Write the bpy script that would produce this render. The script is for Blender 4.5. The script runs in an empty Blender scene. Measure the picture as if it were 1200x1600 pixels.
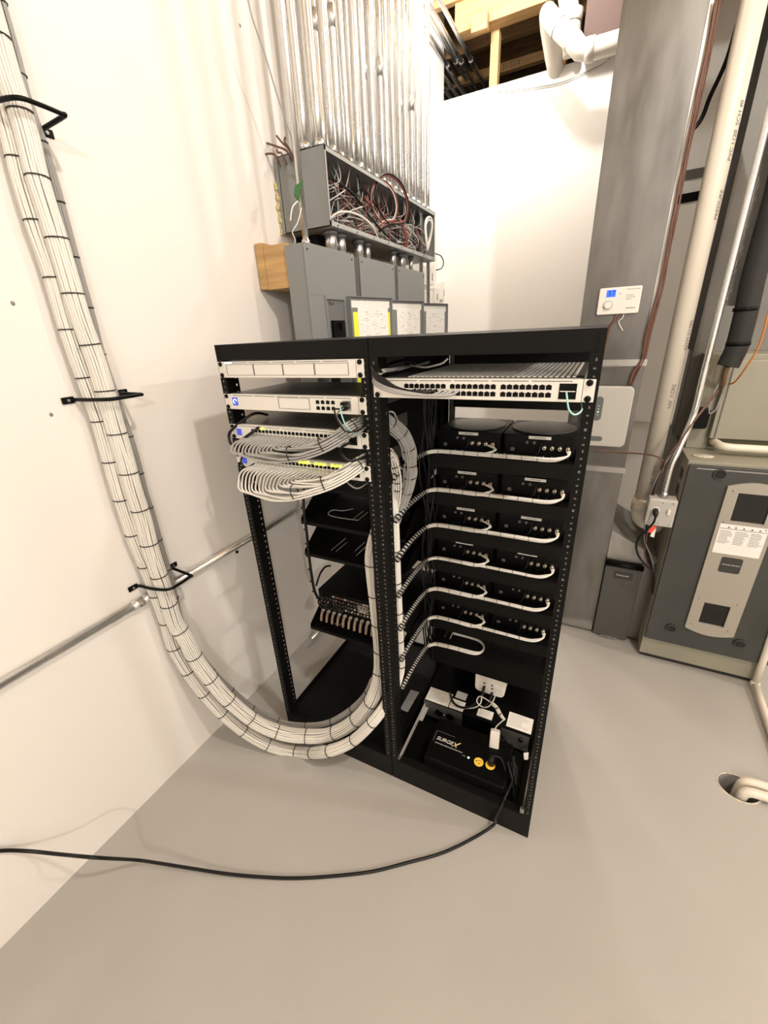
import bpy, math, random
from mathutils import Vector, Matrix
random.seed(7)
S = bpy.context.scene
COL = S.collection
PI = math.pi

# ------------------------------------------------------------------ camera
CAM = Vector((1.0, -0.9132, 1.5669)); PITCH, YAW, ROLL, FPX = 0.4122, -0.4829, -0.0508, 640.94
def cam_axes():
    cy, sy, cp, sp = math.cos(YAW), math.sin(YAW), math.cos(PITCH), math.sin(PITCH)
    f = Vector((sy*cp, cy*cp, -sp)); r = Vector((cy, -sy, 0)); u = r.cross(f)
    cr, sr = math.cos(ROLL), math.sin(ROLL)
    return cr*r + sr*u, -sr*r + cr*u, f
CR, CU, CF = cam_axes()
cd = bpy.data.cameras.new('camera'); cam = bpy.data.objects.new('camera', cd); COL.objects.link(cam)
m = Matrix((CR, CU, -CF)).transposed().to_4x4(); m.translation = CAM; cam.matrix_world = m
cd.sensor_fit = 'HORIZONTAL'; cd.sensor_width = 36; cd.lens = FPX*36/1200; cd.clip_start = 0.02; cd.clip_end = 60
S.camera = cam

# ------------------------------------------------------------------ world, lamps, exposure
w = bpy.data.worlds.new('world'); S.world = w; w.use_nodes = True
w.node_tree.nodes['Background'].inputs[0].default_value = (1, .93, .84, 1)
w.node_tree.nodes['Background'].inputs[1].default_value = 0.06
def lamp(name, loc, watts, radius=.05, col=(1, .962, .91)):
    l = bpy.data.lights.new(name, 'POINT'); l.energy = watts; l.shadow_soft_size = radius; l.color = col
    o = bpy.data.objects.new(name, l); COL.objects.link(o); o.location = loc; return o
lamp('bulb_or_fill', (1.87, -.65, 3.17), 74)
lamp('bulb_or_fill', (.60, 1.72, 3.30), 30)
lamp('bulb_or_fill', (.05, 1.75, 3.30), 24)
lamp('bulb_or_fill', (3.6, .75, 2.9), 56)
lamp('bulb_or_fill', (3.3, -3.3, 2.7), 105)  # added fill behind the camera to even the walls; the lamps above are bulbs
S.view_settings.view_transform = 'Standard'; S.view_settings.look = 'None'
S.view_settings.gamma = 1; S.view_settings.use_curve_mapping = False
S.view_settings.exposure = 0.74

# ------------------------------------------------------------------ helpers
def at(u, v, ax, val):
    d = CR*((u-600)/FPX) - CU*((v-800)/FPX) + CF
    return CAM + d*((val-CAM[ax])/d[ax])
def atp(u, v, p, n):
    d = CR*((u-600)/FPX) - CU*((v-800)/FPX) + CF
    return CAM + d*((Vector(p)-CAM).dot(n)/d.dot(n))
def wallx(y): return -.288 + .0226*y

MATS = {}
def mat(name, col, rough=.5, metal=0, bump=0, bscale=60, var=0, vscale=6, emit=0, alpha=1, spec=.5, stretch=None, coat=0):
    if name in MATS: return MATS[name]
    mt = bpy.data.materials.new(name); mt.use_nodes = True; nt = mt.node_tree; b = nt.nodes['Principled BSDF']
    c = (*col, 1); b.inputs['Base Color'].default_value = c
    b.inputs['Roughness'].default_value = rough; b.inputs['Metallic'].default_value = metal
    b.inputs['Specular IOR Level'].default_value = spec
    if coat: b.inputs['Coat Weight'].default_value = coat
    if emit: b.inputs['Emission Color'].default_value = c; b.inputs['Emission Strength'].default_value = emit
    if alpha < 1: b.inputs['Alpha'].default_value = alpha
    tc = nt.nodes.new('ShaderNodeTexCoord'); src = tc.outputs['Object']
    if stretch:
        mp = nt.nodes.new('ShaderNodeMapping'); mp.inputs['Scale'].default_value = stretch
        nt.links.new(src, mp.inputs['Vector']); src = mp.outputs['Vector']
    if var:
        n = nt.nodes.new('ShaderNodeTexNoise'); n.inputs['Scale'].default_value = vscale; n.inputs['Detail'].default_value = 5
        nt.links.new(src, n.inputs['Vector'])
        r = nt.nodes.new('ShaderNodeValToRGB')
        r.color_ramp.elements[0].position = .3; r.color_ramp.elements[1].position = .7
        r.color_ramp.elements[0].color = (*[max(0, k*(1-var)) for k in col], 1)
        r.color_ramp.elements[1].color = (*[min(1, k*(1+var*.5)) for k in col], 1)
        nt.links.new(n.outputs['Fac'], r.inputs['Fac']); nt.links.new(r.outputs['Color'], b.inputs['Base Color'])
        if metal:
            mr = nt.nodes.new('ShaderNodeMapRange'); mr.inputs['To Min'].default_value = max(0, rough-.12); mr.inputs['To Max'].default_value = rough+.15
            nt.links.new(n.outputs['Fac'], mr.inputs['Value']); nt.links.new(mr.outputs['Result'], b.inputs['Roughness'])
    if bump:
        n2 = nt.nodes.new('ShaderNodeTexNoise'); n2.inputs['Scale'].default_value = bscale; n2.inputs['Detail'].default_value = 4
        nt.links.new(src, n2.inputs['Vector'])
        bp = nt.nodes.new('ShaderNodeBump'); bp.inputs['Strength'].default_value = bump; bp.inputs['Distance'].default_value = .003
        nt.links.new(n2.outputs['Fac'], bp.inputs['Height']); nt.links.new(bp.outputs['Normal'], b.inputs['Normal'])
    MATS[name] = mt; return mt

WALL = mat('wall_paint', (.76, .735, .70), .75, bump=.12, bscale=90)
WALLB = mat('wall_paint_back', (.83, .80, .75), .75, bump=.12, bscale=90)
FLOOR = mat('floor_epoxy', (.41, .40, .38), .38, var=.07, vscale=1.7, bump=.06, bscale=120)
BLACK = mat('black_powder_coat', (.0032, .0031, .0028), .5, bump=.1, bscale=900, spec=.17)
BLACK2 = mat('black_plastic', (.0022, .0022, .0022), .42, spec=.15)
BLACKG = mat('black_gloss', (.005, .005, .005), .25)
CABLK = mat('black_cable_jacket', (.006, .006, .006), .4, spec=.3)
SILVER = mat('silver_faceplate', (.74, .72, .67), .42, metal=.15)
GREYTOP = mat('unit_top_grey', (.13, .125, .12), .42, metal=.6)
WCAB = mat('white_cable_jacket', (.70, .68, .63), .45)
GCAB = mat('grey_cable_jacket', (.20, .20, .195), .45)
GCAB2 = mat('light_grey_cable_jacket', (.33, .325, .315), .45)
TIE = mat('zip_tie_black', (.008, .008, .008), .5)
EMT = mat('galvanised_conduit', (.74, .74, .73), .27, metal=.93, var=.08, vscale=9)
STEEL = mat('galvanised_steel', (.20, .196, .188), .38, metal=1, var=.22, vscale=3, stretch=(5, 5, 1.2))
STEEL_FLOORLIT = mat('galvanised_steel_floor_lit', (.27, .265, .255), .42, metal=1, var=.22, vscale=3, stretch=(5, 5, 1.2))  # lighter copy of the steel, floor reflection put into its colour
STEEL2 = mat('bright_steel', (.50, .50, .49), .32, metal=1, var=.15, vscale=12)
PANELG = mat('panel_grey', (.215, .225, .225), .42, bump=.03)
PANELD = mat('panel_grey_inner', (.15, .155, .16), .45)
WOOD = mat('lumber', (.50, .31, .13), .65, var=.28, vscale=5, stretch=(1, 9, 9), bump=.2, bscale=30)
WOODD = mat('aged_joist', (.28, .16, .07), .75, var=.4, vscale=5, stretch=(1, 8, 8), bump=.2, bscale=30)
PAPER = mat('paper', (.86, .85, .82), .7, var=.10, vscale=120)
INK = mat('ink', (.10, .10, .11), .7)
YELLOW = mat('yellow_sheet', (.82, .86, .06), .7)
PVC = mat('pvc_white', (.72, .67, .58), .35)
COPPER = mat('brown_thermostat_wire', (.13, .055, .035), .5)
ORANGE = mat('orange_wire', (.55, .20, .04), .45)
RED = mat('red_wire', (.24, .065, .055), .45)
REDTAG = mat('red_tag', (.85, .08, .05), .5)
BEIGE = mat('furnace_beige', (.29, .28, .22), .42, var=.06)
DARKG = mat('furnace_dark_grey', (.050, .053, .050), .45, var=.2, vscale=5)
MIDG = mat('plate_grey', (.36, .335, .29), .42)
CTRLG = mat('controller_grey', (.46, .45, .42), .4)
BROWN = mat('brown_bulkhead_paint', (.085, .048, .038), .7, bump=.3, bscale=40)
FOIL = mat('foil_tape', (.60, .60, .59), .28, metal=1, bump=.6, bscale=70)
BLUE = mat('blue_lcd', (.02, .10, 1.0), .4, emit=.9)
BLUES = mat('blue_status_screen', (.04, .07, .55), .35, emit=.35)
BLUELED = mat('blue_led', (.45, .65, 1), .4, emit=3)
GREENLED = mat('green_led', (.45, 1, .25), .4, emit=2.5)
YLED = mat('yellow_link_light', (.9, .85, .1), .5, emit=.7)
GOLD = mat('brass_post', (.60, .54, .44), .3, metal=.8)
TAN = mat('tan_plug', (.28, .20, .14), .5)
YPLAST = mat('yellow_outlet', (.95, .62, .08), .4)
LABEL = mat('label_tape', (.62, .60, .55), .5)
GREENP = mat('green_tape', (.03, .12, .03), .5)
AQUA = mat('aqua_fibre', (.33, .62, .56), .35)
FOAM = mat('spray_foam', (.50, .42, .20), .85, bump=1, bscale=60)
CORK = mat('floor_hole_dark', (.10, .09, .08), .9, var=.4, vscale=30)
PLAST = mat('white_plastic', (.74, .71, .66), .38)

class MB:
    def __init__(s): s.v = []; s.f = []; s.sm = []
    def add(s, vs, fs, smooth=False):
        n = len(s.v); s.v += [Vector(a) for a in vs]
        for f in fs: s.f.append([n+i for i in f]); s.sm.append(smooth)
        return s
    def box(s, x0, x1, y0, y1, z0, z1, M=None):
        c = [Vector((x, y, z)) for z in (z0, z1) for y in (y0, y1) for x in (x0, x1)]
        if M is not None: c = [M @ a for a in c]
        return s.add(c, [(0, 2, 3, 1), (4, 5, 7, 6), (0, 1, 5, 4), (2, 6, 7, 3), (0, 4, 6, 2), (1, 3, 7, 5)])
    def slab(s, quad, off):          # a quad given thickness
        q = [Vector(a) for a in quad]; o = Vector(off); n = len(q)
        vs = q + [a+o for a in q]
        return s.add(vs, [tuple(range(n))[::-1], tuple(range(n, 2*n))] + [(i, (i+1) % n, n+(i+1) % n, n+i) for i in range(n)])
    def tube(s, pts, r, n=8, caps=True, closed=False, flat=1):
        P = [Vector(p) for p in pts]; k = len(P); rr = r if isinstance(r, (list, tuple)) else [r]*k
        T = []
        for i in range(k):
            if closed: t = P[(i+1) % k]-P[i-1]
            else: t = P[min(i+1, k-1)]-P[max(i-1, 0)]
            T.append(t.normalized() if t.length > 1e-9 else Vector((0, 0, 1)))
        ref = Vector((0, 0, 1)) if abs(T[0].z) < .9 else Vector((1, 0, 0))
        N = (ref-T[0]*ref.dot(T[0])).normalized(); vs = []
        for i in range(k):
            N = (N-T[i]*N.dot(T[i])); N = N.normalized() if N.length > 1e-6 else T[i].orthogonal().normalized()
            B = T[i].cross(N)
            for j in range(n):
                a = 2*PI*j/n; vs.append(P[i]+N*(math.cos(a)*rr[i])+B*(math.sin(a)*rr[i]*flat))
        fs = []
        for i in range(k if closed else k-1):
            a, b = i*n, ((i+1) % k)*n
            for j in range(n): fs.append((a+j, a+(j+1) % n, b+(j+1) % n, b+j))
        s.add(vs, fs, True)
        if caps and not closed:
            b = len(s.v)-k*n
            s.f.append([b+j for j in range(n)][::-1]); s.sm.append(False)
            s.f.append([b+(k-1)*n+j for j in range(n)]); s.sm.append(False)
        return s
    def cyl(s, a, b, r, n=20, r2=None): return s.tube([a, b], [r, r if r2 is None else r2], n)
    def disc(s, c, r, nrm, thick=.001, n=24, sx=1):
        c = Vector(c); nrm = Vector(nrm).normalized(); return s.tube([c, c+nrm*thick], r, n)
    def sphere(s, c, r, n=12, m_=8, sc=(1, 1, 1)):
        c = Vector(c); vs = []; fs = []
        for i in range(m_+1):
            th = PI*i/m_
            for j in range(n):
                a = 2*PI*j/n; vs.append(c+Vector((r*sc[0]*math.sin(th)*math.cos(a), r*sc[1]*math.sin(th)*math.sin(a), r*sc[2]*math.cos(th))))
        for i in range(m_):
            for j in range(n): fs.append((i*n+j, (i+1)*n+j, (i+1)*n+(j+1) % n, i*n+(j+1) % n))
        return s.add(vs, fs, True)
    def build(s, name, material, parent=None, bevel=0, seg=2, loc=None):
        org = Vector((0, 0, 0))
        if parent is not None: org = parent['_o'] and Vector(parent['_o'])
        elif loc is not None: org = Vector(loc)
        elif s.v:
            xs = [v.x for v in s.v]; ys = [v.y for v in s.v]; zs = [v.z for v in s.v]
            org = Vector(((min(xs)+max(xs))/2, (min(ys)+max(ys))/2, min(zs)))
        me = bpy.data.meshes.new(name); me.from_pydata([tuple(v-org) for v in s.v], [], s.f); me.update()
        for p, f in zip(me.polygons, s.sm): p.use_smooth = f
        me.materials.append(material)
        o = bpy.data.objects.new(name, me); COL.objects.link(o)
        if parent is not None: o.parent = parent; o['_o'] = tuple(org)
        else: o.location = org; o['_o'] = tuple(org)
        if bevel:
            b = o.modifiers.new('bevel', 'BEVEL'); b.width = bevel; b.segments = seg; b.limit_method = 'ANGLE'; b.angle_limit = .7
        return o
def tag(o, label, cat, group=None, kind=None):
    o['label'] = label; o['category'] = cat
    if group: o['group'] = group
    if kind: o['kind'] = kind
    return o
def thing(name, label, cat, loc, group=None):
    o = bpy.data.objects.new(name, None); COL.objects.link(o); o.location = loc; o['_o'] = tuple(loc); o.empty_display_size = .05
    return tag(o, label, cat, group)
def struct(o): o['kind'] = 'structure'; return o
def copy_tree(o, parent=None):
    kids = [c for c in ALLKIDS(o)]
    c = o.copy(); COL.objects.link(c)
    if parent is not None: c.parent = parent
    for k in kids: copy_tree(k, c)
    return c
def ALLKIDS(o): return [c for c in bpy.data.objects if c.parent == o]
def dup(o, loc, label, group=None):
    c = copy_tree(o); c.location = loc; c['label'] = label
    if group: c['group'] = group
    return c
def cr(pts, n=8):
    P = [Vector(p) for p in pts]; out = []
    for i in range(len(P)-1):
        a = P[max(i-1, 0)]; b = P[i]; c = P[i+1]; d = P[min(i+2, len(P)-1)]
        for k in range(n):
            t = k/n
            out.append(.5*((2*b)+(c-a)*t+(2*a-5*b+4*c-d)*t*t+(3*b-a-3*c+d)*t**3))
    out.append(P[-1]); return out
def resample(P, step):
    out = [P[0].copy()]; acc = 0
    for a, b in zip(P, P[1:]):
        L = (b-a).length; pos = step-acc
        while pos <= L and L > 0: out.append(a.lerp(b, pos/L)); pos += step
        acc = (acc+L) % step if L > 0 else acc
    if (out[-1]-P[-1]).length > step*.3: out.append(P[-1].copy())
    return out
def frames(P, ref=Vector((0, 0, 1))):
    k = len(P); F = []
    T0 = (P[1]-P[0]).normalized()
    if abs(ref.dot(T0)) > .9: ref = Vector((0, 1, 0))
    N = (ref-T0*ref.dot(T0)).normalized()
    for i in range(k):
        T = (P[min(i+1, k-1)]-P[max(i-1, 0)]).normalized()
        N = (N-T*N.dot(T)).normalized(); F.append((T, N, T.cross(N)))
    return F
def text_part(name, s, size, material, parent, M, ext=.0004, align='CENTER', shear=0):
    cu = bpy.data.curves.new('t', 'FONT'); cu.body = s; cu.size = size; cu.extrude = ext; cu.align_x = align; cu.align_y = 'CENTER'; cu.shear = shear
    to = bpy.data.objects.new('t', cu); COL.objects.link(to)
    dg = bpy.context.evaluated_depsgraph_get(); me = bpy.data.meshes.new_from_object(to.evaluated_get(dg))
    bpy.data.objects.remove(to); org = Vector(parent['_o']) if parent is not None else Vector((0, 0, 0))
    me.transform(Matrix.Translation(-org) @ M); me.materials.clear(); me.materials.append(material)
    o = bpy.data.objects.new(name, me); COL.objects.link(o); o['_o'] = tuple(org)
    if parent is not None: o.parent = parent
    return o
FRONT = Matrix.Rotation(PI/2, 4, 'X')       # text facing -y
def basis(o, xd, yd):
    xd = Vector(xd).normalized(); yd = Vector(yd).normalized(); zd = xd.cross(yd)
    M = Matrix((xd, yd, zd)).transposed().to_4x4(); M.translation = Vector(o); return M

# ================================================================== SETTING
HOLE = Vector((1.655, .485, 0)); HR = .062
mb = MB(); X0, X1, Y0, Y1 = -1.2, 5.2, -4.2, 4.2
n = 40; ring = []
for i in range(n):
    a = 2*PI*i/n; ring.append(HOLE+Vector((HR*math.cos(a), HR*.86*math.sin(a), 0)))
outer = []
for i in range(n):
    a = 2*PI*i/n; d = Vector((math.cos(a), math.sin(a), 0))
    t = min([((X1-HOLE.x)/d.x if d.x > 1e-6 else (X0-HOLE.x)/d.x if d.x < -1e-6 else 99), ((Y1-HOLE.y)/d.y if d.y > 1e-6 else (Y0-HOLE.y)/d.y if d.y < -1e-6 else 99)])
    outer.append(HOLE+d*t)
corners = [Vector((X1, Y1, 0)), Vector((X0, Y1, 0)), Vector((X0, Y0, 0)), Vector((X1, Y0, 0))]
mb.add(ring+outer, [(i, n+i, n+(i+1) % n, (i+1) % n) for i in range(n)])
for c in corners:      # fill the corner triangles
    a = math.atan2(c.y-HOLE.y, c.x-HOLE.x) % (2*PI); i = int(a/(2*PI)*n)
    mb.add([outer[i], c, outer[(i+1) % n]], [(0, 1, 2)])
mb.add(ring+[p+Vector((0, 0, -.12)) for p in ring], [(i, (i+1) % n, n+(i+1) % n, n+i) for i in range(n)])
struct(mb.build('floor', FLOOR, loc=(0, 0, 0)))
ZT = 3.6
# left wall, very slightly out of square with the rack
mb = MB(); ya, yb = -4.1, 2.62
mb.slab([(wallx(ya), ya, 0), (wallx(yb), yb, 0), (wallx(yb), yb, ZT), (wallx(ya), ya, ZT)], (-.1, 0, 0))
struct(mb.build('wall_left', WALL, loc=(0, 0, 0)))
# back wall stops short of the joists
BY = 2.5
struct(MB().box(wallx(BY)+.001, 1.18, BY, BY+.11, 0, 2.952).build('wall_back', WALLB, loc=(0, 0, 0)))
struct(MB().box(1.18, 5.1, BY+.02, BY+.13, 0, 3.6).build('wall_back', WALL, loc=(0, 0, 0)))
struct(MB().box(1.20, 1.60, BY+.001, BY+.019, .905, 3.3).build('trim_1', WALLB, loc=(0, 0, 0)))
struct(MB().box(5.0, 5.1, -4.1, 4.1, 0, ZT).build('wall_right', WALL, loc=(0, 0, 0)))
struct(MB().box(-1.1, 5.1, -4.1, -4.0, 0, ZT).build('wall_front', WALL, loc=(0, 0, 0)))
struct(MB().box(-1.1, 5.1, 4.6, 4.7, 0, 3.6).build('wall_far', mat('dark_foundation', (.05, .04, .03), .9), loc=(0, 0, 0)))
struct(MB().box(-1.2, 5.2, -4.2, 4.8, 3.62, 3.66).build('ceiling', mat('subfloor_osb', (.42, .27, .12), .8, var=.3, vscale=18), loc=(0, 0, 0)))
struct(MB().box(-1.1, 5.1, 2.64, 4.6, -.02, .0).build('floor_far', CORK, loc=(0, 0, 0)))
# joists run left to right
JY = [2.02, 2.42, 2.95, 3.35, 3.78, 4.2]
for k, y in enumerate(JY):
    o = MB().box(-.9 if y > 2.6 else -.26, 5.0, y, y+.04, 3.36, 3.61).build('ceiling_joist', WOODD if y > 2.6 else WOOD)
    tag(o, ['pale wooden ceiling joist nearest the camera, above the conduits', 'pale wooden ceiling joist directly above the white back wall',
            'brown joist just beyond the back wall opening', 'second brown joist beyond the back wall opening',
            'third brown joist deep in the dark opening', 'farthest dark joist in the ceiling void'][k], 'joist')
    o['kind'] = 'structure'
for k, (u, v, y, h) in enumerate([(800, 108, 3.0, .050), (800, 83, 3.4, .15)]):
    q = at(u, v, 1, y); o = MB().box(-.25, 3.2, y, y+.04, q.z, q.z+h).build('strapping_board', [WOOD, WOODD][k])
    tag(o, ['stamped pale board seen low through the dark opening', 'upper brown board far inside the dark opening'][k], 'board')
    if k == 0: text_part('stamp', '1 31 32-II', .04, INK, o, Matrix.Translation((at(795, 105, 1, y).x, y-.001, q.z+.024)) @ FRONT)
# header beam, studs
o = MB().box(-.10, .46, 2.44, 2.54, 3.225, 3.36).build('header_beam', WOOD, bevel=.003); tag(o, 'pale wooden header beam above the opening over the back wall', 'beam')
q = at(737, 55, 1, 2.42); q2 = at(762, 48, 1, 2.42)
o = MB().box(q.x, q2.x, 2.40, 2.44, q.z, q.z+.075).build('nailer_block', WOOD, bevel=.002); tag(o, 'short pale nailer block against the header beam', 'board')
def stud(u, v, y, wd, z0, z1, label, mtl=WOOD):
    p = at(u, v, 1, y); o = MB().box(p.x-wd/2, p.x+wd/2, y, y+.06, z0, z1).build('wall_stud', mtl, bevel=.002); return tag(o, label, 'stud')
stud(772, 90, 2.53, .05, 2.952, 3.225, 'pale upright stud between the back wall top and header beam')
stud(877, 120, 2.55, .035, 2.952, 3.35, 'short narrow stud behind the white elbow pipe')
p = at(664, 110, 1, 2.42); o = MB().box(p.x-.045, p.x+.035, 2.42, 2.46, 2.55, 3.2).build('corner_post', WOOD, bevel=.002); tag(o, 'pale wooden post in the corner behind the last conduits', 'post')

# ================================================================== RACKS
H, HB, BB, D = 1.5563, .1025, 1.5145, .62
def holes(x, y0, z0, z1, w_=.004, dx=0):
    mb = MB(); z = z0; k = 0
    while z < z1:
        h = .0032 if k % 3 else .0055
        mb.box(x-w_/2+(.001 if k % 2 else -.001), x+w_/2, y0-.0006, y0+.0002, z, z+h); z += .0148; k += 1
    return mb
MARK = mat('rail_print', (.13, .128, .12), .6)
def make_rack(xa, xb, label, side):
    t = thing('equipment_rack', label, 'rack', (xa, 0, 0), 'black open frame equipment racks')
    g = .0012; a, b = xa+g, xb-g
    # base: front lip, rear lip, sides, pan
    MB().box(a, b, 0, .0025, 0, HB).box(a, b, .0025, .03, HB-.0025, HB).build('front_lip', BLACK, t, bevel=.0008)
    MB().box(a, b, D-.0025, D, 0, HB).build('rear_lip', BLACK, t)
    MB().box(a, a+.0025, .0026, D-.003, 0, HB).build('base_side', BLACK, t); MB().box(b-.0025, b, .0026, D-.003, 0, HB).build('base_side', BLACK, t)
    PZ = .085 if side == 'left' else .022
    MB().box(a+.003, b-.003, .003, D-.003, PZ-.003, PZ).build('base_pan', BLACK, t)
    # top: front beam, solid top panel, rear beam
    MB().box(a, b, 0, .0025, BB, H).box(a, b, .0025, .03, BB, BB+.0025).build('front_beam', BLACK, t, bevel=.0008)
    MB().box(a, b, .003, D, H-.003, H).build('top_panel', BLACK, t)
    MB().box(a+(.03 if side == 'right' else .16), b-.004, D-.05, D-.047, 1.305 if side == 'right' else .62, H-.0035).build('rear_panel', BLACK, t)
    MB().box(a, b, D-.003, D, BB-.01, H-.0035).build('rear_beam', BLACK, t)
    if side == 'right': MB().box(a+.055, b-.055, D-.05, D-.047, PZ, .40).build('rear_panel', BLACK, t)
    # uprights: front flange + web with slots
    for k, (f0, f1, w0, w1) in enumerate(((a, a+.023, a+.0205, a+.023), (b-.023, b, b-.023, b-.0205))):
        pst = MB().box(f0, f1, .0, .0025, HB, BB)
        z = HB+.012
        # web: two strips and rungs so the slots are real
        pst.box(w0, w1, .0026, .034, HB, BB)
        pst.box(w0, w1, .042, .048, HB, BB)
        while z < BB-.02:
            pst.box(w0, w1, .034, .042, z, z+.0155); z += .0222
        po = pst.build('front_upright', BLACK, t)
        holes((f0+f1)/2, -.0001, HB+.02, BB-.01).build('unit_marks', MARK, po)
        MB().box(f0, f1, D-.0065, D-.004, HB, BB-.011).box(w0, w1, D-.07, D-.0066, HB, BB-.011).build('rear_upright', BLACK, t)
    # rounded bolts along the beam
    sc = MB()
    for x in (a+.012, b-.012):
        for z in (BB+.008, BB+.02, BB+.032): sc.disc((x, -.001, z), .003, (0, 1, 0), .001, 10)
    sc.build('beam_bolt_row', BLACK2, t)
    return t
rackL = make_rack(0, .5006, 'left black open rack holding four silver units at its top', 'left')
rackR = make_rack(.5006, 1.001, 'right black rack filled with rows of black amplifiers and white looms', 'right')
RAILM = mat('zinc_rail', (.50, .49, .46), .4, metal=.3)
# silver slide rail inside the right rack
t = thing('slide_rail', 'silver slide rail lying low inside the right rack by its left post', 'rail', (.53, .02, .10))
MB().box(.527, .531, .012, .40, .097, .118).build('rail_channel', RAILM, t)
MB().box(.531, .545, .20, .33, .097, .099).build('rail_foot', RAILM, t)
MB().box(.512, .531, .004, .012, .09, .118).cyl((.521, .002, .111), (.521, .006, .111), .004, 12).build('rail_bracket', STEEL2, t)
t2 = thing('slide_rail', 'short silver rail end by the foot of the right rack right post', 'rail', (.975, .02, .10))
MB().box(.970, .974, .012, .30, .104, .125).build('rail_channel', STEEL2, t2)
MB().box(.964, .979, .004, .012, .100, .128).cyl((.972, .002, .118), (.972, .006, .118), .005, 12).build('rail_bracket', STEEL2, t2)

# ---------------------------------------------------------------- rack units
def screw(parent, x, z, y=-.0045, r=.0062):
    return MB().tube([(x, y+.002, z), (x, y-.0015, z), (x, y-.004, z)], [r, r, r*.55], 16).build('rack_screw', BLACK2, parent)
def silver_unit(name, label, e, zt, cat, depth=.285):
    t = thing(name, label, cat, (e+.2413, 0, zt-.0437))
    x0, x1, z0, z1 = e+.0222, e+.4604, zt-.0433, zt
    MB().box(x0, x1, -.006, .010, z0, z1).build('face_panel', SILVER, t, bevel=.0008)
    MB().box(x0+.0005, x1-.0005, .0102, depth, z0, z1).build('case', GREYTOP, t)
    MB().box(x0+.0005, x1-.0005, .012, depth-.002, z1+.0002, z1+.001).build('lid', GREYTOP, t)
    MB().box(e, x0-.0008, -.0035, -.001, z0, z1).build('ear', SILVER, t, bevel=.001)
    MB().box(x1+.0008, e+.4826, -.0035, -.001, z0, z1).build('ear', SILVER, t, bevel=.001)
    for x in (e+.0105, e+.472):
        for z in (z0+.0065, z1-.0065): screw(t, x, z)
    sl = MB(); n_ = 5; L = (x1-x0-.03)/n_
    for i in range(n_): sl.box(x0+.015+i*L+.002, x0+.015+(i+1)*L-.004, -.0065, -.0060, z1-.0042, z1-.0028)
    sl.build('vent_slit', INK, t)
    return t, x0, x1, z0, z1
def frame_lines(x0, x1, z0, z1, y=-.0066, w_=.0009):
    return MB().box(x0, x1, y, y+.0006, z0, z0+w_).box(x0, x1, y, y+.0006, z1-w_, z1).box(x0, x0+w_*1.6, y, y+.0006, z0, z1).box(x1-w_*1.6, x1, y, y+.0006, z0, z1)
E1, E2 = .0055, .5114
t, x0, x1, z0, z1 = silver_unit('video_recorder', 'topmost silver unit with four drive bays in the left rack', E1, 1.5114, 'rack unit')
bw = (x1-x0-.03)/4
for i in range(4):
    frame_lines(x0+.012+i*bw, x0+.012+(i+1)*bw-.001, z0+.0065, z1-.0075).build('drive_bay', INK, t)
MB().box(x0+.008, x0+.036, -.0068, -.006, z1-.0042, z1-.0022).build('status_light', BLUELED, t)
t['_o'] = t['_o']
# dev 2
t, x0, x1, z0, z1 = silver_unit('network_gateway', 'second silver unit down the left rack with eight ports and blue screen', E1, 1.4222, 'rack unit')
MB().box(.040, .060, -.0068, -.006, 1.390, 1.413).build('status_screen', BLUES, t)
MB().tube([Vector((.050+.006*math.cos(a), -.0072, 1.402+.006*math.sin(a))) for a in [i*.45 for i in range(11)]], .0009, 5).build('screen_graphic', BLUELED, t)
frame_lines(.212, .318, 1.3865, 1.4165).build('drive_bay', INK, t)
def port(mb, x, z, w_=.0108, h=.0085, y=-.0065):
    return mb.box(x-w_/2, x+w_/2, y-.0002, y+.0004, z-h/2, z+h/2).box(x-w_/5, x+w_/5, y-.0002, y+.0004, z+h/2, z+h/2+.0014)
pp = None
def ports_of(t, xs, zs, w_=.0108, h=.0085):
    first = None
    for x in xs:
        for z in zs:
            if first is None:
                first = port(MB(), x, z, w_, h).build('ethernet_port', BLACK2, t); fx, fz = x, z
            else:
                c = first.copy(); COL.objects.link(c); c.parent = t; c.location = Vector((x-fx, 0, z-fz))
ports_of(t, [.344, .360, .376, .392], [1.407, 1.3915])
MB().box(.420, .446, -.0068, -.006, 1.386, 1.413).build('fibre_cage', STEEL2, t)
for k in range(2):
    MB().box(.424, .436, -.022, -.0065, 1.390+k*.012, 1.399+k*.012).build('fibre_port', BLACK2, t)
# dev 3 and 4
for nm, zt, lab in (('network_switch', 1.3330, 'third silver unit in the left rack, fed by grey patch cables'),
                    ('network_switch', 1.2437, 'lowest silver unit in the left rack, fed by white patch cables')):
    t, x0, x1, z0, z1 = silver_unit(nm, lab, E1, zt, 'network switch', .30)
    MB().box(.034, .052, -.0068, -.006, zt-.032, zt-.012).build('status_screen', BLUES, t)
    px = [.098+.0137*i for i in range(24)]
    ports_of(t, px, [zt-.0155, zt-.0290], .0105, .0082)
    MB().box(.432, .456, -.0068, -.006, zt-.034, zt-.010).build('fibre_cage', BLACK2, t)
    yl = MB()
    for i in ([12, 13, 14, 16, 17, 18, 20, 21, 22] if zt < 1.3 else [3]): yl.box(px[i]-.004, px[i]+.004, -.0125, -.0062, zt-.010, zt-.0035)
    yl.build('link_light', YLED, t)
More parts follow.
